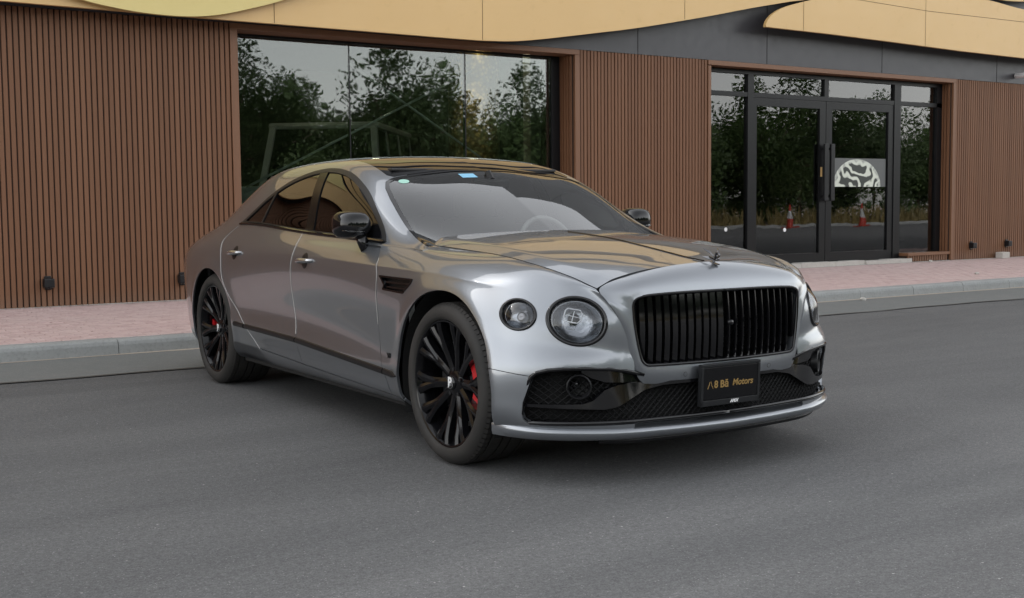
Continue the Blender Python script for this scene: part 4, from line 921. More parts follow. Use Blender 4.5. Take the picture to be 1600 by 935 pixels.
# bumper corners
V, F = clips(FV, FF, lambda V: V[:, 0] - .3, lambda V: -seam(V) - .0015, lambda V: arch(V, 0, RF), ink, lambda V: V[:, 2] - .203)
V, F = clip(V, F, np.where((V[:, 1] > -.5), -1., 1.))
both('bumper_corner', V, F, 'paint', .03)
def lamp(L, left):
    d = FP - L['c']; U = d @ L['u']; W_ = d @ L['v']; D_ = d @ L['n']; near = (np.abs(D_) < .12) & ((U / L['a']) ** 2 + (W_ / L['b']) ** 2 < 1.9)
    A = np.stack([U[near] ** i * W_[near] ** j for i in range(5) for j in range(5 - i)], 1); cf = np.linalg.lstsq(A, D_[near], rcond=None)[0]
    def S_(u_, v_): return sum(c_ * u_ ** i * v_ ** j for c_, (i, j) in zip(cf, [(i, j) for i in range(5) for j in range(5 - i)]))
    def pt(r_, th, off): 
        u_, v_ = r_ * L['a'] * math.cos(th), r_ * L['b'] * math.sin(th); return L['c'] + u_ * L['u'] + v_ * L['v'] + (S_(u_, v_) + off) * L['n']
    N = 56; sg = -1 if left else 1
    def loops(prof, nm, mat, par, cap=False):
        V = [pt(r_, k * 2 * math.pi / N, off) * [1, sg, 1] for r_, off in prof for k in range(N)]
        F = [(i * N + k, i * N + (k + 1) % N, (i + 1) * N + (k + 1) % N, (i + 1) * N + k) for i in range(len(prof) - 1) for k in range(N)]
        if left: F = [f[::-1] for f in F]
        return mob(nm, V, F, mat, par, True)
    w_ = .135 if L['big'] else .165; ri = 1 - w_
    hl = loops([(1.0, -.03), (1.0, .003), (.985, .008), (1 - w_ * .5, .0085), (ri + .015, .005), (ri, -.004), (ri, -.03)], 'headlight', 'gloss_black', CAR)
    bul = .020 if L['big'] else .014
    loops([(ri * q, -.003 + bul * (1 - q ** 2)) for q in (1.005, .95, .85, .7, .5, .3, .1, .005)], 'lens', 'lens_glass', hl)
    loops([(ri * 1.0, -.028), (ri * .93, -.016), (ri * .9, -.02), (ri * .7, -.05), (ri * .4, -.062), (ri * .05, -.066)], 'reflector', 'lamp_bowl', hl)
    loops([(ri * .985, -.004), (ri * .94, -.012), (ri * .93, -.016)], 'inner_ring', 'dark_chrome', hl)
    def bar(pl, rad, nm, mat):
        m = MB(); m.tube([Vector(L['c'] + a_ * L['u'] + b_ * L['v'] + (S_(a_, b_) + o_) * L['n']) for a_, b_, o_ in pl], rad, 6); m.V = [(v[0], v[1] * sg, v[2]) for v in m.V]; m.build(nm, mat, hl, True)
    if L['big']:
        c0 = -.018; sq = [(-.032, .034), (.022, .036), (.034, .022), (.034, -.006), (.022, -.022), (-.030, -.024), (-.040, -.008), (-.040, .022), (-.032, .034)]
        bar([(a_ + c0, b_ + .012, -.012) for a_, b_ in sq], .0032, 'light_guide', 'lamp_white')
        bar([(a_ + c0, b_ + .012, -.012) for a_, b_ in [(-.036, -.024), (.026, -.022), (.016, -.050), (-.022, -.052), (-.036, -.024)]], .0024, 'light_guide', 'lamp_white')
        bar([(c0 - .002, .04, -.014), (c0 - .002, -.008, -.014)], .0022, 'light_guide', 'lamp_white'); bar([(c0 - .032, .016, -.014), (c0 + .030, .016, -.014)], .0016, 'light_guide', 'lamp_white')
        m = MB(); m.lathe([(0, .001), (.0, .024), (-.02, .026)], 'x', 20); cc_ = L['c'] - .036 * L['n'] + c0 * L['u'] + .012 * L['v']
        m.V = [tuple((cc_ + x * L['n'] + y * L['u'] + z * L['v']) * [1, sg, 1]) for x, y, z in m.V]; m.build('projector', 'gloss_black', hl, True)
    else:
        m = MB(); m.lathe([(0, .001), (.004, .012), (.0, .022), (-.02, .024)], 'x', 20); cc_ = L['c'] - .03 * L['n']
        m.V = [tuple((cc_ + x * L['n'] + y * L['u'] + z * L['v']) * [1, sg, 1]) for x, y, z in m.V]; m.build('projector', 'dark_chrome', hl, True)
for L in LAMPS:
    for lf in (False, True): lamp(L, lf)

# ---- hood
frow = front_rows(); HS = np.linspace(.9, 13, 260); seamP = frow[10](HS)
hc = K("-.9:1.075 -.6:1.064 -.339:1.051 -.131:1.037 .081:1.016 .281:.990 .47:.963 .60:.945 .70:.934 .76:.928")
hp = []
for q, (x, y, z) in enumerate(seamP):
    fr_ = np.clip((x + .1) / .8, 0, 1) ** 2; xc = x + .042 * fr_; zc = float(hc(xc)[0])
    yy = abs(y); ts = np.array([0, .04, .08, .115, .145, .18, .26, .45, .7, .9, 1.])
    dz = zc - z; shp = np.array([0, .19, .36, .485, .545, .59, .675, .835, .955, .993, 1.]); shp0 = np.array([0, .13, .25, .36, .43, .49, .61, .82, .95, .99, 1.])
    Y_ = -yy * (1 - ts); X_ = x + (xc - x) * ts; Z_ = z + dz * (shp * (1 - fr_) + shp0 * fr_)
    e = nspl(ts, np.stack([X_, Y_, Z_], 1)); tt = np.concatenate([np.linspace(.009, .25, 50), np.linspace(.26, 1, 46)]); hp.append(e(tt))
hp = np.array(hp).transpose(1, 0, 2); hfull = np.concatenate([hp, hp[::-1][1:] * [1, -1, 1]], 0)
V, F = grid(hfull)
if vnorm(V, F)[:, 2].mean() < 0: F = F[:, ::-1]
V, F = clips(V, F, lambda V: np.abs(V[:, 1]) * 0 + V[:, 0] - (-.50 - .245 * (np.abs(V[:, 1]) / .72) ** 2.2))
V, F = clip(V, F, .7175 - np.abs(V[:, 1])); 
hood = panel('hood', V, F, 'paint', lip=.02)
m = MB(); 
for x0 in np.arange(-.36, .70, .02):
    a, b = x0, min(x0 + .02, .70)
    za, zb = float(hc(a)[0]), float(hc(b)[0]); wa, wb = [.0055 * min(1, (.72 - q) / .08) + .0008 for q in (a, b)]
    m.add([(a, -wa, za - .004), (a, -wa * .6, za + .0045), (a, wa * .6, za + .0045), (a, wa, za - .004), (b, -wb, zb - .004), (b, -wb * .6, zb + .0045), (b, wb * .6, zb + .0045), (b, wb, zb - .004)], [(0, 4, 5, 1), (1, 5, 6, 2), (2, 6, 7, 3)])
m.build('hood_strip', 'gloss_black', hood)
# cowl and wipers
m = MB(); N_ = 24
for i in range(N_ + 1):
    y = -.74 + 1.48 * i / N_; k = (y / .74) ** 2; m.V += [(-.49 - .26 * k, y, 1.0 - .05 * k), (-.37 - .30 * k, y, .99 - .05 * k), (-.72 - .2 * k, y, .98 - .04 * k)]
    if i: b_ = 3 * i; m.F += [(b_ - 3, b_ - 2, b_ + 1, b_), (b_ - 3, b_, b_ + 2, b_ - 1)]
m.build('cowl_panel', 'satin_black', CAR)
def onws(x, y): 
    i = np.argmin((wsV[:, 0] - x) ** 2 + (wsV[:, 1] - y) ** 2); return Vector(wsV[i, :3])
for pts in ([(-.52, -.55), (-.47, -.3), (-.44, -.05), (-.43, .1)], [(-.43, .05), (-.46, .3), (-.52, .55)]):
    m = MB(); m.tube([onws(*q) + Vector((.008, 0, .016)) for q in pts], .008, 6); m.build('wiper', 'satin_black', CAR, True)

# ---- grille shell
half_o = [(.747, 0, .934), (.744, -.2, .926), (.737, -.38, .903), (.728, -.50, .877), (.717, -.575, .853), (.722, -.607, .828), (.758, -.592, .785), (.783, -.553, .715), (.79, -.520, .625), (.797, -.494, .54), (.802, -.474, .475), (.806, -.45, .438), (.812, -.41, .424), (.832, -.22, .418), (.84, 0, .416)]
half_i = [(.842, 0, .815), (.837, -.2, .8145), (.826, -.36, .8115), (.815, -.445, .806), (.806, -.482, .793), (.802, -.494, .770), (.803, -.4945, .735), (.806, -.490, .68), (.811, -.477, .60), (.815, -.464, .545), (.818, -.455, .522), (.82, -.438, .507), (.823, -.40, .501), (.838, -.2, .4985), (.845, 0, .498)]
def closed(h, n=12):
    P = [Vector(p) for p in h]; out = []
    for i in range(len(P) - 1):
        p0 = P[i - 1] if i else Vector((P[1].x, -P[1].y, P[1].z)); p1, p2 = P[i], P[i + 1]; p3 = P[i + 2] if i + 2 < len(P) else Vector((P[-2].x, -P[-2].y, P[-2].z))
        for k in range(n): t_ = k / n; out.append(.5 * ((2 * p1) + (p2 - p0) * t_ + (2 * p0 - 5 * p1 + 4 * p2 - p3) * t_ ** 2 + (3 * p1 - p0 - 3 * p2 + p3) * t_ ** 3))
    out.append(P[-1]); R_ = np.array([tuple(q) for q in out]); return np.concatenate([R_, (R_[::-1] * [1, -1, 1])[1:-1]])
LO, LI = closed(half_o), closed(half_i); nL = len(LO)
def mid(t_, ox):
    Q = LO * (1 - t_) + LI * t_; topw = np.clip((LO[:, 2] - .80) / .08, 0, 1); bot = np.clip((.5 - LO[:, 2]) / .06, 0, 1); side = 1 - topw - bot * .0
    Q = Q.copy(); Q[:, 0] += ox * (.9 * topw + .30 * (1 - topw)); Q[:, 2] += ox * .85 * topw; return Q
b4 = lambda t_: 4 * t_ * (1 - t_)
rowsS = [mid(t_, .019 * b4(t_)) for t_ in (0, .1, .2, .3, .4, .5, .6, .7, .8, .9, .97)] 
inn = LI.copy(); cy = np.array([0, 0, .655])
r1 = LI + [.001, 0, 0]; r2 = LI.copy(); r2[:, 1:] = cy[1:] + (LI[:, 1:] - cy[1:]) * .992; r2[:, 0] -= .004; r3_ = r2.copy(); r3_[:, 0] -= .05
RS = np.array(rowsS + [r1, r2, r3_]); RS = np.concatenate([RS, RS[:, :1]], 1); V, F = grid(RS)
sh = mob('grille_shell', V, F, 'paint', CAR, True); autosmooth(sh, 50)
# skirt under the hood edge so that no gap shows
# black rim inside the shell
def ringtube(L, r_, nm, mat, par, dx=0., sc=1.):
    m = MB(); P = [Vector((q[0] + dx, q[1] * sc, .655 + (q[2] - .655) * sc)) for q in L]; P = P + [P[0], P[1]]; m.tube(P, r_, 8, cap=False, up=(1, 0, 0)); return m.build(nm, mat, par, True)
gr = ringtube(LI, .0075, 'grille', 'gloss_black', CAR, -.004, .985)
xg = lambda y: .836 - .14 * y * y
def zspan(y):
    k = np.abs(LI[:, 1] - y) < .02; z_ = LI[k, 2]
    return (z_.min() if len(z_) else .5) + .006, (z_.max() if len(z_) else .81) - .006
NVN = 23
for i in range(NVN):
    y = -.468 + .936 * i / (NVN - 1); 
    if i == 11: y = 0
    z0, z1 = zspan(y)
    if abs(y) > .455: z0, z1 = .57, .775
    s_ = 1 if y > 0 else -1
    # wedge vane: broad face turned outwards
    x0 = xg(y) - .016; prof = [(x0, y - .002 * s_), (x0 - .016, y + s_ * .0135), (x0 - .040, y + s_ * .011), (x0 - .034, y - s_ * .006), (x0 - .008, y - s_ * .006)]
    m = MB(); n_ = len(prof); zs = np.linspace(z0, z1, 7); V = []; F = []
    for z in zs:
        ln = .018 * math.sin((z - .5) / .31 * math.pi) - .01 * (z - .5) / .31
        V += [(px + ln * .6, py, z) for px, py in prof]
    for k in range(6):
        for q in range(n_): F.append((k * n_ + q, k * n_ + (q + 1) % n_, (k + 1) * n_ + (q + 1) % n_, (k + 1) * n_ + q))
    m.add(V, F); autosmooth(m.build('vane', 'gloss_black', gr), 25)
m = MB()
for s_ in (-1, 1):
    for c0 in np.arange(-1.2, 1.2, .036):
        pts = []
        for z in np.linspace(.505, .81, 5):
            y = c0 + s_ * (z - .65) * .8
            if abs(y) < .47: pts.append((xg(y) - .066, y, z))
        if len(pts) > 1: m.tube(pts, .0035, 4)
q = m.build('grille_mesh', 'mesh_black', gr); q['kind'] = 'stuff'
m = MB(); m.box(.69, .70, -.52, .52, .47, .84); m.build('radiator', 'liner', CAR)
m = MB(); m.lathe([(.0, .001), (.0, .011), (-.02, .013)], 'x', 16, (.845, .035, .665)); m.build('front_camera', 'gloss_black', gr, True)
for sy in (-.235, .262):
    m = MB(); m.lathe([(.0012, .0088), (.0016, .0098), (.0008, .0106)], 'x', 20, (.8452, sy, .455)); m.build('parking_sensor', 'satin_black', sh, True)

# ---- lower front: recessed intake, mesh, blades, lip
FRP = [np.array(r_) for r_ in FR[:5]]
def XF(y, z):
    """front plan position at height z for |y| < .92"""
    y = np.abs(np.atleast_1d(np.asarray(y, float))); xs = []; zz = []
    for j in range(5):
        P = frow[j](np.linspace(6.5, 13, 60)); yy = -P[:, 1]; o_ = np.argsort(yy); 
        xx = np.interp(y, np.concatenate([[0, .25], yy[o_]]), np.concatenate([[.868, .856], P[o_, 0]])); xs.append(xx); zz.append(P[:, 2].mean())
    xs = np.array(xs); zz = np.array(zz); return np.array([np.interp(z, zz, xs[:, k]) for k in range(len(y))])
intk = MB(); YS = np.linspace(-.93, .93, 95)
zr = np.linspace(.235, .53, 6); Xg = np.array([[XF(y, z)[0] for y in YS] for z in zr])
Vv = [(Xg[j, i] - .085 - (.02 if abs(YS[i]) > .8 else 0), YS[i] * .985, zr[j]) for j in range(6) for i in range(95)]
Ff = [(j * 95 + i, j * 95 + i + 1, (j + 1) * 95 + i + 1, (j + 1) * 95 + i) for j in range(5) for i in range(94)]
it = mob('lower_intake', Vv, Ff, 'liner', CAR)
XI = lambda y, z: float(np.interp(y, YS, Xg[int(np.clip(round((z - .235) / .059), 0, 5))]))
m = MB(); itop = lambda y: float(np.interp(-abs(y), [-.90, -.88, -.86, -.80, -.74, -.64, -.56, -.50, -.44, -.2, 0], [.44, .47, .49, .502, .505, .502, .49, .475, .45, .445, .445]))
for s_ in (-1, 1):
    for c0 in np.arange(-1.2, 1.2, .030):
        pts = []
        for z in np.linspace(.262, .50, 9):
            y = c0 + s_ * (z - .38) * 1.05
            if abs(y) < .885 and z < itop(y): pts.append((XI(y, z) - .045, y, z))
        if len(pts) > 1: m.tube(pts, .0032, 4)
q = m.build('intake_mesh', 'mesh_black', it); q['kind'] = 'stuff'
# frame lining the intake opening
rimp = []
for y, z in INP[:9]: rimp.append((XF(y, z)[0] - .006, y, z - .003))
lowp = [(XF(y, .275)[0] - .006, y, .272) for y in np.linspace(-.87, 0, 24)]
left_edge = [(XF(y, z)[0] - .010, y + .006, z) for y, z in (INP[11:])]
for sg in (1, -1):
    m = MB(); P = rimp[::-1] + left_edge[::-1] + lowp; m.tube([(a, b * sg, c_) for a, b, c_ in P], .010, 8); m.build('intake_surround', 'gloss_black', it, True)
# gloss black blade dividing the fog bay from the centre intake
def ribbon(top, bot, nm, mat, par, dx, th):
    n_ = len(top)
    for sg in (1, -1):
        V = [];
        for (y, z), d_ in [(q, 0) for q in top] + [(q, 0) for q in bot]: V.append((XF(y, z)[0] + dx, y * sg, z))
        V += [(a - th, b, c_) for a, b, c_ in V]
        F = []
        for i in range(n_ - 1):
            F += [(i, i + 1, n_ + i + 1, n_ + i), (2 * n_ + i, 3 * n_ + i, 3 * n_ + i + 1, 2 * n_ + i + 1), (i, 2 * n_ + i, 2 * n_ + i + 1, i + 1), (n_ + i, n_ + i + 1, 3 * n_ + i + 1, 3 * n_ + i)]
        F += [(0, n_, 3 * n_, 2 * n_), (n_ - 1, 3 * n_ - 1, 4 * n_ - 1, 2 * n_ - 1)]
        o = mob(nm, V, F, mat, par); autosmooth(o, 30)
ys = np.linspace(0, 1, 40)
bt = [(-.885 + .88 * k, float(np.interp(-.885 + .88 * k, [-.885, -.70, -.66, -.61, -.55, -.49, -.30, 0], [.352, .352, .366, .412, .428, .434, .431, .430]))) for k in ys]
bb = [(-.885 + .88 * k, float(np.interp(-.885 + .88 * k, [-.885, -.70, -.62, -.56, -.50, -.43, -.34, -.25, 0], [.340, .331, .326, .335, .365, .400, .415, .417, .417]))) for k in ys]
ribbon(bt, bb, 'intake_blade', 'gloss_black', it, -.018, .03)
# black plate beneath the brow next to the shell
kt = [(-.70 + .25 * k, .497 - .02 * k) for k in ys]; kb = [(-.70 + .25 * k, float(np.interp(-.70 + .25 * k, [-.70, -.66, -.60, -.52, -.45], [.485, .46, .44, .436, .432]))) for k in ys]
ribbon(kt, kb, 'intake_filler', 'gloss_black', it, -.03, .02)
# round sensor in each fog bay
for sg in (-1, 1):
    c_ = Vector((float(XF(.715, .425)[0]) - .02, .715 * sg, .425)); n_ = Vector((.80, .60 * sg, 0)).normalized(); u_ = Vector((0, 0, 1)).cross(n_).normalized()
    def ltrn(mb): mb.V = [tuple(c_ + n_ * x + u_ * y + Vector((0, 0, 1)) * z) for x, y, z in mb.V]; return mb
    m = MB(); m.lathe([(-.03, .054), (.000, .054), (.003, .050), (-.003, .045), (-.045, .040), (-.05, .001)], 'x', 36); fb = autosmooth(ltrn(m).build('fog_bezel', 'satin_black', it), 40)
    m = MB(); m.lathe([(-.02, .001), (-.022, .012), (-.03, .02), (-.045, .022)], 'x', 20, (0, -.018 , .006)); ltrn(m).build('sensor', 'gloss_black', fb, True)
# lip: a blade swept round the whole front
def plan_path(off):
    P = frow[1](np.linspace(7.3, 13, 60)); pth = [(p_[0], -p_[1]) for p_ in P if -p_[1] > .52]; pth += [(float(XF(y, .26)[0]), y) for y in np.linspace(.47, 0, 14)]
    pth = np.array(pth); k = np.ones(5) / 5
    full = np.concatenate([pth * [1, -1], pth[::-1][1:]]); d = np.gradient(full, axis=0); d /= np.linalg.norm(d, axis=1)[:, None]; return full, np.stack([d[:, 1], -d[:, 0]], 1)
path, nrm = plan_path(0)
if nrm[len(nrm) // 2, 0] < 0: nrm = -nrm
aa = np.abs(path[:, 1]) / .95
lipprof = [(-.05, .266), (-.012, .261), (.006, .254), (.013, .245), (.014, .237), (.009, .225), (-.002, .214), (-.03, .206), (-.10, .200), (-.12, .215)]
V = []; n_ = len(lipprof)
for (x, y), (nx, ny), a_ in zip(path, nrm, aa):
    dz = -.014 * (1 - a_ ** 2) - .003; thin = 1.
    tp_ = float(np.clip((.955 - abs(y)) / .10, 0, 1)) ** .8
    for o_, z in lipprof: V.append((x + nx * (o_ * tp_ if o_ > 0 else o_) , y + ny * (o_ * tp_ if o_ > 0 else o_), z + dz - (.008 * a_ ** 3 if z < .225 else 0)))
F = [(i * n_ + k, i * n_ + k + 1, (i + 1) * n_ + k + 1, (i + 1) * n_ + k) for i in range(len(path) - 1) for k in range(n_ - 1)]
lip = mob('front_lip', V, F, 'paint', CAR, True); autosmooth(lip, 60)
lp2 = [(.0, .217), (.006, .205), (-.01, .188), (-.12, .182), (-.14, .205)]; V = []; n_ = len(lp2); sel = np.abs(path[:, 1]) < .66
for (x, y), (nx, ny) in zip(path[sel], nrm[sel]):
    f_ = 1 - (abs(y) / .67) ** 6
    for o_, z in lp2: V.append((x + nx * (o_ - .02), y + ny * (o_ - .02), z - .017 + .012 * (1 - f_)))
F = [(i * n_ + k, i * n_ + k + 1, (i + 1) * n_ + k + 1, (i + 1) * n_ + k) for i in range(int(sel.sum()) - 1) for k in range(n_ - 1)]
autosmooth(mob('splitter', V, F, 'satin_black', CAR, True), 50)

# ---- number plate in its frame
PL = tag(empty('plate_pivot', (.872, 0, .398), 0, CAR))
PL.name = 'number_plate_holder'
m = MB(); m.bbox(-.016, .0, -.174, .174, -.093, .093, .004); pf = m.build('plate_frame', 'plate_frame', CAR); pf.location = (.872, 0, .400); pf.rotation_euler.y = R(3)
bpy.data.objects.remove(PL)
m = MB(); m.bbox(.0, .006, -.160, .160, -.066, .078, .002); m.build('plate', 'plate_black', pf)
m = MB()
for bx in ((-.174, .174, .080, .093), (-.174, -.161, -.09, .08), (.161, .174, -.09, .08), (-.174, .174, -.093, -.068)): m.bbox(0, .009, bx[0], bx[1], bx[2], bx[3], .002)
m.build('frame_rim', 'plate_frame', pf)
FRT = Matrix(((0, 0, 1, .0068), (1, 0, 0, 0), (0, 1, 0, 0), (0, 0, 0, 1)))
text_obj('lettering', '8 B\u0101', .045, 'gold_print', pf, Matrix.Translation((0, -.056, .0)) @ FRT, bold=.0012)
text_obj('lettering', 'Motors', .041, 'gold_print', pf, Matrix.Translation((0, .070, .002)) @ FRT, shear=.18, bold=.0008)
m = MB(); 
for pl in ([(-.136, -.016), (-.128, .002), (-.124, .014)], [(-.119, .016), (-.113, -.002), (-.105, -.016)]): m.tube([(.0072, a, b) for a, b in pl], [.0016, .002, .0016], 5)
m.build('lettering', 'gold_print', pf)
text_obj('maker_lettering', 'APEX', .019, 'print_white', pf, Matrix.Translation((.0028, .02, -.080)) @ FRT, shear=.3, bold=.0009)

# ---- hood mascot: small winged letter
mc = MB(); mc.bbox(-.035, .03, -.012, .012, 0, .006, .002); mas = mc.build('hood_mascot', 'dark_chrome', CAR); mas.scale = (.85, .85, .85); mas.location = (.768, 0, .925); mas.rotation_euler.y = R(14)
m = MB(); m.tube([(-.01, 0, .0), (-.004, 0, .02), (.006, 0, .034)], [.008, .006, .007], 8)
for cz, rr in ((.030, .011), (.050, .012)): m.lathe([(-.006, rr * .55), (-.006, rr), (.006, rr), (.006, rr * .55), (-.006, rr * .55)], 'y', 20, (.016, 0, cz))
m.box(.000, .008, -.006, .006, .018, .063); m.build('letter', 'dark_chrome', mas)
for sy in (-1, 1):
    for (tip, w0, zb) in (((-.050, sy * .050, .068), .016, .034), ((-.058, sy * .042, .022), .013, .020)):
        base = Vector((.004, sy * .006, zb)); tp = Vector(tip); dn = Vector((.55, 0, -.5)) * w0; md = (base + tp) / 2 + Vector((.010, 0, .004))
        V = [base - dn, md - dn * 1.15, tp, md + dn * .9, base + dn]; V2 = [v + Vector((0, sy * .003, .003)) for v in V]
        m = MB(); m.add([v[:] for v in V] + [v[:] for v in V2], [(0, 1, 2, 3, 4), (9, 8, 7, 6, 5), (0, 5, 6, 1), (1, 6, 7, 2), (2, 7, 8, 3), (3, 8, 9, 4), (4, 9, 5, 0)]); m.build('wing', 'dark_chrome', mas)

# ---- points on the body side
jb = int(np.searchsorted(rowsC, 9.3))
def onside(x, z):
    k = float(np.clip((x - ucab[0]) / (ucab[1] - ucab[0]), 0, len(ucab) - 1.001)); i = int(k); t_ = k - i; P = SC.P[:jb, i] * (1 - t_) + SC.P[:jb, i + 1] * t_
    return Vector((x, float(np.interp(z, P[:, 2], P[:, 1])), z))
# black sill strips, split at the door gaps
zs_ = lambda x: float(np.interp(x, [-2.80, -2.657, -1.707, -.445], [.452, .444, .424, .362]))
def sill_strip(x0, x1, par, left, taper0=False, taper1=False):
    xs = np.linspace(x0, x1, max(4, int((x1 - x0) / .05))); V = []; pr_ = [(-.016, -.002), (-.014, .009), (0, .013), (.013, .008), (.016, -.002)]
    for i, x in enumerate(xs):
        k = 1.
        if taper1: k = min(1., math.sqrt(max(0, (x1 - x)) / .035 + .02))
        for dz, o_ in pr_:
            p_ = onside(x, zs_(x)); V.append((x, (p_.y - o_) * (-1 if left else 1), p_.z + dz * k))
    n_ = 5; F = [(i * n_ + q, i * n_ + q + 1, (i + 1) * n_ + q + 1, (i + 1) * n_ + q) for i in range(len(xs) - 1) for q in range(4)] + [(0, 1, 2, 3, 4), tuple((len(xs) - 1) * n_ + q for q in range(5))]
    autosmooth(mob('sill_strip', V, F, 'satin_black', par, True), 40)
for k in (0, 1):
    sill_strip(-2.56, -1.752, doors['rear_door'][k], k); sill_strip(-1.742, -.605, doors['front_door'][k], k); sill_strip(-.595, -.445, fender[k], k, taper1=True); sill_strip(-2.735, -2.58, CAR, k)
# pale strips that paint in the highlights along the door gap edges
def edge(fn, z0, z1, dx, par, left, nm='edge_highlight', w_=.0017):
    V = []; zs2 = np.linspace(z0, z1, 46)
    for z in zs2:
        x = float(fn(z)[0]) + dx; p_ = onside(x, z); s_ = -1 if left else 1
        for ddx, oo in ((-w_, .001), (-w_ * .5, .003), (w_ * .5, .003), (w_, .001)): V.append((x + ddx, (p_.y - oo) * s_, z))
    F = [(i * 4 + q, i * 4 + q + 1, i * 4 + q + 5, i * 4 + q + 4) for i in range(45) for q in range(3)]; mob(nm, V, F, 'edge_highlight', par, True)
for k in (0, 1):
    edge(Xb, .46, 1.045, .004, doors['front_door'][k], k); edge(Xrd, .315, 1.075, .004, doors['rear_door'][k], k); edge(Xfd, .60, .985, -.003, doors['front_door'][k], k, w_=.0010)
# belt moulding under the windows
for k in (0, 1):
    xs = np.linspace(-2.86, -.775, 60); m = MB(); V = []
    for x in xs:
        z = float(beltz(x)[0]) + .004; i = np.argmin(np.abs(ucab - x)); jj = int(np.searchsorted(rowsC, 9.0)); y = SC.P[jj, i, 1]
        for dy, dz in ((-.002, -.008), (-.009, -.004), (-.007, .006), (.006, .012)): V.append((x, (y + dy) * (-1 if k else 1), z + dz))
    F = [(i * 4 + q, i * 4 + q + 1, i * 4 + q + 5, i * 4 + q + 4) for i in range(59) for q in range(3)]; autosmooth(mob('belt_moulding', V, F, 'gloss_black', CAR, True), 40)
# handles, each over a dark disc that paints in the cup's reflection
for nm, hx, hz in (('rear_door', -2.735, .906), ('front_door', -1.590, .892)):
    for k in (0, 1):
        s_ = -1 if k else 1; c_ = onside(hx, hz); m = MB(); N_ = 24
        pts = []
        for q in range(13):
            t_ = q / 12; xx = hx - .105 + .21 * t_; pp = onside(xx, hz); out = .034 * math.sin(math.pi * min(1, max(0, t_)) ) ** .45
            pts.append((xx, (pp.y - out + .006) * s_, hz + .006 * (t_ - .5)))
        rs = [.010 + .006 * math.sin(math.pi * q / 12) for q in range(13)]; m.tube(pts, rs, 10); h = m.build('door_handle', 'chrome' if False else 'handle_metal', doors[nm][k], True) if 'handle_metal' in MATS else None
        if h is None: simple('handle_metal', (.45, .45, .46), .22, .9); h = m.build('door_handle', 'handle_metal', doors[nm][k], True)
        V = []; F = []
        for rr, dp in ((1., .0008), (.9, .0022), (.5, .003)):
            for q in range(N_): a = q * 2 * math.pi / N_; xx, zz = hx + .045 * rr * math.cos(a), hz + .045 * rr * math.sin(a); pp = onside(xx, zz); V.append((xx, (pp.y - dp) * s_, zz))
        for b_ in range(2):
            for q in range(N_): F.append((b_ * N_ + q, b_ * N_ + (q + 1) % N_, (b_ + 1) * N_ + (q + 1) % N_, (b_ + 1) * N_ + q))
        F.append(tuple(range(2 * N_, 3 * N_))); mob('cup_reflection', V, F, 'satin_black', h, True)
# fender badge
bd = onside(-.545, .452); text_obj('badge', 'V8', .034, 'satin_black', fender[0], Matrix(((1, 0, 0, -.545), (0, 0, -1, bd.y - .003), (0, 1, 0, .452), (0, 0, 0, 1))), .0015, bold=.0012)

# ---- door mirrors
def mirror(left):
    s_ = -1 if left else 1
    def loop(prof, nm, mat, par):
        N_ = 28; V = []; F = []
        for (x, cy_, cz_, ry, rz, pw_) in prof:
            for q in range(N_):
                a = q * 2 * math.pi / N_; c_, d_ = math.cos(a), math.sin(a); k = (abs(c_) ** pw_ + abs(d_) ** pw_) ** (-1 / pw_); V.append((x, (cy_ + ry * c_ * k) * s_, cz_ + rz * d_ * k))
        for i in range(len(prof) - 1):
            for q in range(N_): F.append((i * N_ + q, i * N_ + (q + 1) % N_, (i + 1) * N_ + (q + 1) % N_, (i + 1) * N_ + q))
        F += [tuple(range(N_)), tuple(range((len(prof) - 1) * N_, len(prof) * N_))]
        return autosmooth(mob(nm, V, F, mat, par, True), 50)
    cy_, cz_ = -.948, 1.100; x0 = -.225
    mm = loop([(-.672 + x0, cy_ + .012, cz_ - .004, .015, .012, 2.2), (-.675 + x0, cy_ + .012, cz_ - .004, .040, .036, 2.3), (-.687 + x0, cy_ + .01, cz_ - .002, .064, .055, 2.5), (-.71 + x0, cy_ + .004, cz_, .078, .065, 2.7), (-.75 + x0, cy_, cz_, .088, .071, 3.), (-.79 + x0, cy_ - .004, cz_, .091, .072, 3.2), (-.815 + x0, cy_ - .004, cz_, .089, .070, 3.2), (-.82 + x0, cy_ - .004, cz_, .084, .065, 3.2)], 'door_mirror', 'gloss_black', CAR)
    loop([(-.8205 + x0, cy_ - .004, cz_, .080, .061, 3.2), (-.822 + x0, cy_ - .004, cz_, .074, .055, 3.2)], 'mirror_glass', 'chrome', mm)
    m = MB(); m.tube([(-.72 + x0, (cy_ - .074) * s_, cz_ - .028), (-.683 + x0, (cy_ - .045) * s_, cz_ - .034), (-.674 + x0, (cy_ + .01) * s_, cz_ - .036), (-.69 + x0, (cy_ + .065) * s_, cz_ - .032)], [.003, .006, .006, .003], 6); m.build('indicator', 'lens_glass', mm, True)
    m = MB(); m.tube([(-.745 + x0, (cy_ + .035) * s_, cz_ - .04), (-.725 + x0, (cy_ + .042) * s_, cz_ - .09), (-.70 + x0, (cy_ + .045) * s_, cz_ - .135)], [.036, .030, .024], 12); m.build('mirror_arm', 'gloss_black', mm, True)
for lf in (0, 1): mirror(lf)

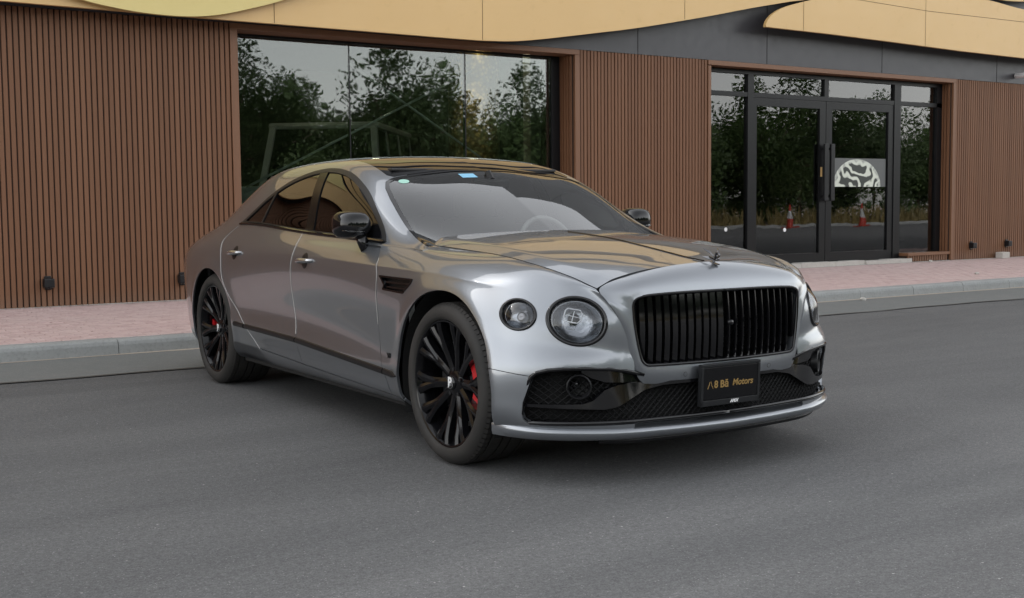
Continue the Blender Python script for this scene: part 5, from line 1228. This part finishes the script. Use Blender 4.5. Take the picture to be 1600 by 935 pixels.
# ---- wheels
TW = .285
def wheel(wx, left, cal_ang, tw, lab):
    s_ = -1 if left else 1; yo = -.955; RT = .3755
    def T(mb): mb.V = [(v[0] + wx, (v[1] + yo) * s_, v[2] + RT) for v in mb.V]; return mb
    m = MB()   # rim barrel and lip; axial positive = inward
    m.lathe([(.012, .2965), (.004, .2975), (.0, .294), (.003, .287), (.014, .282), (.03, .276), (.06, .270), (.16, .262), (.22, .262), (.225, .29)], 'y', 80)
    m.lathe([(.040, .001), (.038, .034), (.042, .052), (.052, .072), (.075, .080), (.12, .08)], 'y', 48)
    rim = autosmooth(T(m).build('wheel', 'wheel_black', CAR), 40); 
    if lab: rim['label'] = lab
    for k in range(10):
        a0 = math.radians(36 * k + (1.5 if k % 2 else -1.5) + 4); m = MB()
        def sec(r_, a, w_, y, d): # cross-section across the spoke: peaked ridge
            er = Vector((math.cos(a), 0, math.sin(a))); et = Vector((-math.sin(a), 0, math.cos(a))); c_ = er * r_ + Vector((0, y, 0))
            return [c_ - et * w_ + Vector((0, d, 0)), c_ - et * w_ + Vector((0, .007, 0)), c_ - et * w_ * .25, c_ + et * w_ * .25, c_ + et * w_ + Vector((0, .007, 0)), c_ + et * w_ + Vector((0, d, 0))]
        def arm(secs):
            V = [v for q in secs for v in q]; n_ = 6; F = [(i * n_ + q, i * n_ + (q + 1) % n_, (i + 1) * n_ + (q + 1) % n_, (i + 1) * n_ + q) for i in range(len(secs) - 1) for q in range(n_)] + [tuple(range(n_)), tuple(range((len(secs) - 1) * n_, len(secs) * n_))]; m.add([v[:] for v in V], F)
        arm([sec(.055, a0, .020, .046, .06), sec(.11, a0, .022, .040, .055), sec(.165, a0, .024, .030, .05), sec(.19, a0, .027, .026, .045)])
        for sg in (-1, 1): arm([sec(.160, a0 + sg * .026, .015, .031, .045), sec(.21, a0 + sg * .066, .017, .020, .042), sec(.25, a0 + sg * .100, .019, .010, .04), sec(.286, a0 + sg * .122, .024, .005, .035)])
        autosmooth(T(m).build('spoke', 'wheel_black', rim), 20)
    for k in range(5):
        a = math.radians(72 * k + 20); m = MB(); m.lathe([(.030, .001), (.030, .009), (.05, .010)], 'y', 10, (.062 * math.cos(a), .012, .062 * math.sin(a))); T(m).build('wheel_bolt', 'dark_chrome', rim)
    m = MB(); m.lathe([(.026, .001), (.028, .027), (.034, .031), (.042, .032)], 'y', 28); hcap = T(m).build('hub_cap', 'gloss_black', rim, True)
    q = text_obj('hub_letter', 'B', .070, 'print_white', hcap, Matrix(((1 * s_, 0, 0, wx), (0, 0, -1 * s_, (yo + .0245) * s_), (0, 1, 0, RT), (0, 0, 0, 1))), .001, bold=.0025)
    # tyre
    m = MB(); h_ = RT; prof = [(.004, .2965), (-.006, .301), (-.012, .312), (-.014, .332), (-.008, .350), (.004, .362), (.010, .366)]
    m.lathe(prof, 'y', 96); m.lathe([(tw - .010, .366), (tw - .004, .362), (tw + .008, .35), (tw + .014, .332), (tw + .012, .31), (tw, .297)], 'y', 64)
    ty = T(m).build('tyre', 'tyre', rim, True)
    # tread: ribs with grooves and shoulder sipes
    m = MB(); ribs = [(.010, .05), (.058, .115), (.124, .162), (.171, .227), (.235, tw - .010)]
    NS = 84
    for q, (a, b) in enumerate(ribs):
        edge_ = q in (0, len(ribs) - 1)
        if edge_:
            for k in range(NS): 
                t0, t1 = 2 * math.pi * k / NS, 2 * math.pi * (k + .86) / NS
                r0, r1 = (.3655, h_) if q == 0 else (h_, .3655)
                m.lathe([(a, .360), (a, r0), (a + (b - a) * .35 if q == 0 else b - (b - a) * .35, h_), (b, r1 if q else h_), (b, .360)], 'y', 1, a0=t0, a1=t1)
        else: m.lathe([(a, .362), (a, h_), (b, h_), (b, .362)], 'y', 96)
    m.lathe([(.008, .3605), (tw - .008, .3605)], 'y', 96); T(m).build('tread', 'tyre', ty)
    # brake
    m = MB(); m.lathe([(.10, .09), (.10, .205), (.135, .205), (.135, .09)], 'y', 64); m.lathe([(.09, .001), (.09, .095), (.12, .10)], 'y', 40); autosmooth(T(m).build('brake_disc', 'disc_metal', rim), 40)
    m = MB(); q_ = .150 if wx == 0 else .185; m.lathe([(.062, q_), (.062, .225), (.075, .245), (.17, .245), (.17, q_), (.062, q_)], 'y', 14, a0=cal_ang - (.55 if wx == 0 else .2), a1=cal_ang + (.55 if wx == 0 else .2)); cl = autosmooth(T(m).build('brake_caliper', 'caliper_red', rim), 30)
    m = MB(); m.lathe([(.236, .001), (.236, .30)], 'y', 48); T(m).build('wheel_back', 'liner', rim)
wheel(0, 0, R(2), .27, 'front wheel nearest the camera with red caliper'); wheel(-3.194, 0, R(180), .30, 'rear wheel beside the kerb'); wheel(0, 1, R(2), .27, None); wheel(-3.194, 1, R(180), .30, None)
# wheel arch liners and underbody
for wx, rr in ((0, .437), (-3.194, .42)):
    for s_ in (1, -1):
        m = MB(); m.lathe([(-.945 if wx == 0 else -.895, rr + .010), (-.62, rr + .012), (-.60, .1)], 'y', 40, (wx, 0, .372), R(-25), R(205)); m.V = [(x, y * s_, z) for x, y, z in m.V]; m.build('wheel_arch_liner', 'liner', CAR)
m = MB(); m.box(-2.76, -.44, -.90, .90, .20, .24); m.box(-4.3, -3.62, -.7, .7, .24, .30); m.box(.30, .72, -.62, .62, .19, .215); m.box(-3.7, .5, -.58, .58, .22, .27); m.build('underbody', 'liner', CAR)
m = MB(); m.box(-3.5, -.45, -.86, .86, .30, .34); m.box(.40, .68, -.55, .55, .25, .78); m.box(-.42, .42, -.55, .55, .3, .86); m.box(-.58, -.47, -.80, .80, .3, .93); m.build('inner_structure', 'liner', CAR)
for s_ in (1, -1):
    m = MB(); m.box(-2.74, -.50, s_ * .885 - .01, s_ * .885 + .01, .28, .93); m.build('inner_door', 'liner', CAR)

# ---- cabin
m = MB(); m.bbox(-1.05, -.50, -.74, .74, .72, .985, .05); m.bbox(-.98, -.60, .18, .56, .95, 1.03, .03); m.build('dashboard', 'leather', CAR)
m = MB(); N_ = 40; sw = [(-1.09 - .07 * math.cos(a) , .37 + .185 * math.sin(a), .945 + .172 * math.cos(a)) for a in [k * 2 * math.pi / N_ for k in range(N_ + 1)]]
m.tube(sw, .016, 8, cap=False, up=(1, 0, 0)); st = m.build('steering_wheel', 'leather_light', CAR, True)
m = MB(); m.tube([(-1.08, .20, .935), (-1.06, .37, .93), (-1.08, .54, .935)], [.016, .05, .016], 8); m.tube([(-1.06, .37, .93), (-.95, .37, .88)], .035, 8); m.build('steering_hub', 'leather', st)
def seat(x, y, nm='seat'):
    m = MB(); m.bbox(x - .12, x + .42, y - .27, y + .27, .38, .56, .05); b = autosmooth(m.build(nm, 'leather_light', CAR), 40)
    m = MB(); m.bbox(-.08, .08, -.26, .26, 0, .62, .06); k = R(-17); m.V = [(x - .10 + v[0] * math.cos(k) + v[2] * math.sin(k), y + v[1], .52 - v[0] * math.sin(k) + v[2] * math.cos(k)) for v in m.V]; autosmooth(m.build('backrest', 'leather_light', b), 40)
    m = MB(); m.bbox(x - .37, x - .26, y - .14, y + .14, 1.12, 1.29, .04); autosmooth(m.build('headrest', 'leather_light', b), 40)
    for dy in (-.05, .05): m = MB(); m.tube([(x - .29, y + dy, 1.05), (x - .315, y + dy, 1.14)], .007, 6); m.build('headrest_post', 'chrome', b)
seat(-1.62, .37); seat(-1.62, -.37); seat(-2.62, .40); seat(-2.62, -.40)
m = MB(); m.bbox(-1.16, -1.12, -.12, .12, 1.28, 1.345, .015); m.tube([(-1.12, 0, 1.34), (-1.16, 0, 1.385)], .02, 8); m.build('rear_view_mirror', 'satin_black', CAR)
m = MB(); m.bbox(-3.1, -1.28, -.56, .56, 1.395, 1.41, .005); m.build('headliner', 'leather', CAR)
m = MB(); m.bbox(-2.2, -1.0, -.13, .13, .45, .68, .03); m.build('centre_console', 'leather', CAR)
# windscreen stickers
def wsticker(x, y, dx, dy, mat, lab, rnd_=False):
    P = []; n_ = 18
    if rnd_: pl = [(x + dx * math.cos(k * 2 * math.pi / n_), y + dy * math.sin(k * 2 * math.pi / n_)) for k in range(n_)]
    else: pl = [(x - dx, y - dy), (x + dx, y - dy), (x + dx, y + dy), (x - dx, y + dy)]
    c_ = onws(x, y); i = [np.argmin((wsV[:, 0] - a) ** 2 + (wsV[:, 1] - b) ** 2) for a, b in ((x - .1, y), (x + .1, y), (x, y - .08), (x, y + .08))]
    gx = (wsV[i[1], 2] - wsV[i[0], 2]) / (wsV[i[1], 0] - wsV[i[0], 0]); gy = (wsV[i[3], 2] - wsV[i[2], 2]) / (wsV[i[3], 1] - wsV[i[2], 1])
    V = [(a, b, c_.z + gx * (a - c_.x) + gy * (b - c_.y) - .0015) for a, b in pl]; o = mob('sticker', V, [tuple(range(len(V)))], mat, wind); o['label'] = lab
wsticker(-1.135, -.56, .024, .032, 'sticker_green', 'round pale green sticker in the windscreen corner', True)
wsticker(-1.15, -.14, .028, .05, 'sticker_blue', 'pale blue sticker behind the top of the windscreen')
# red fabric is not needed; lettering on the calipers is too small to read
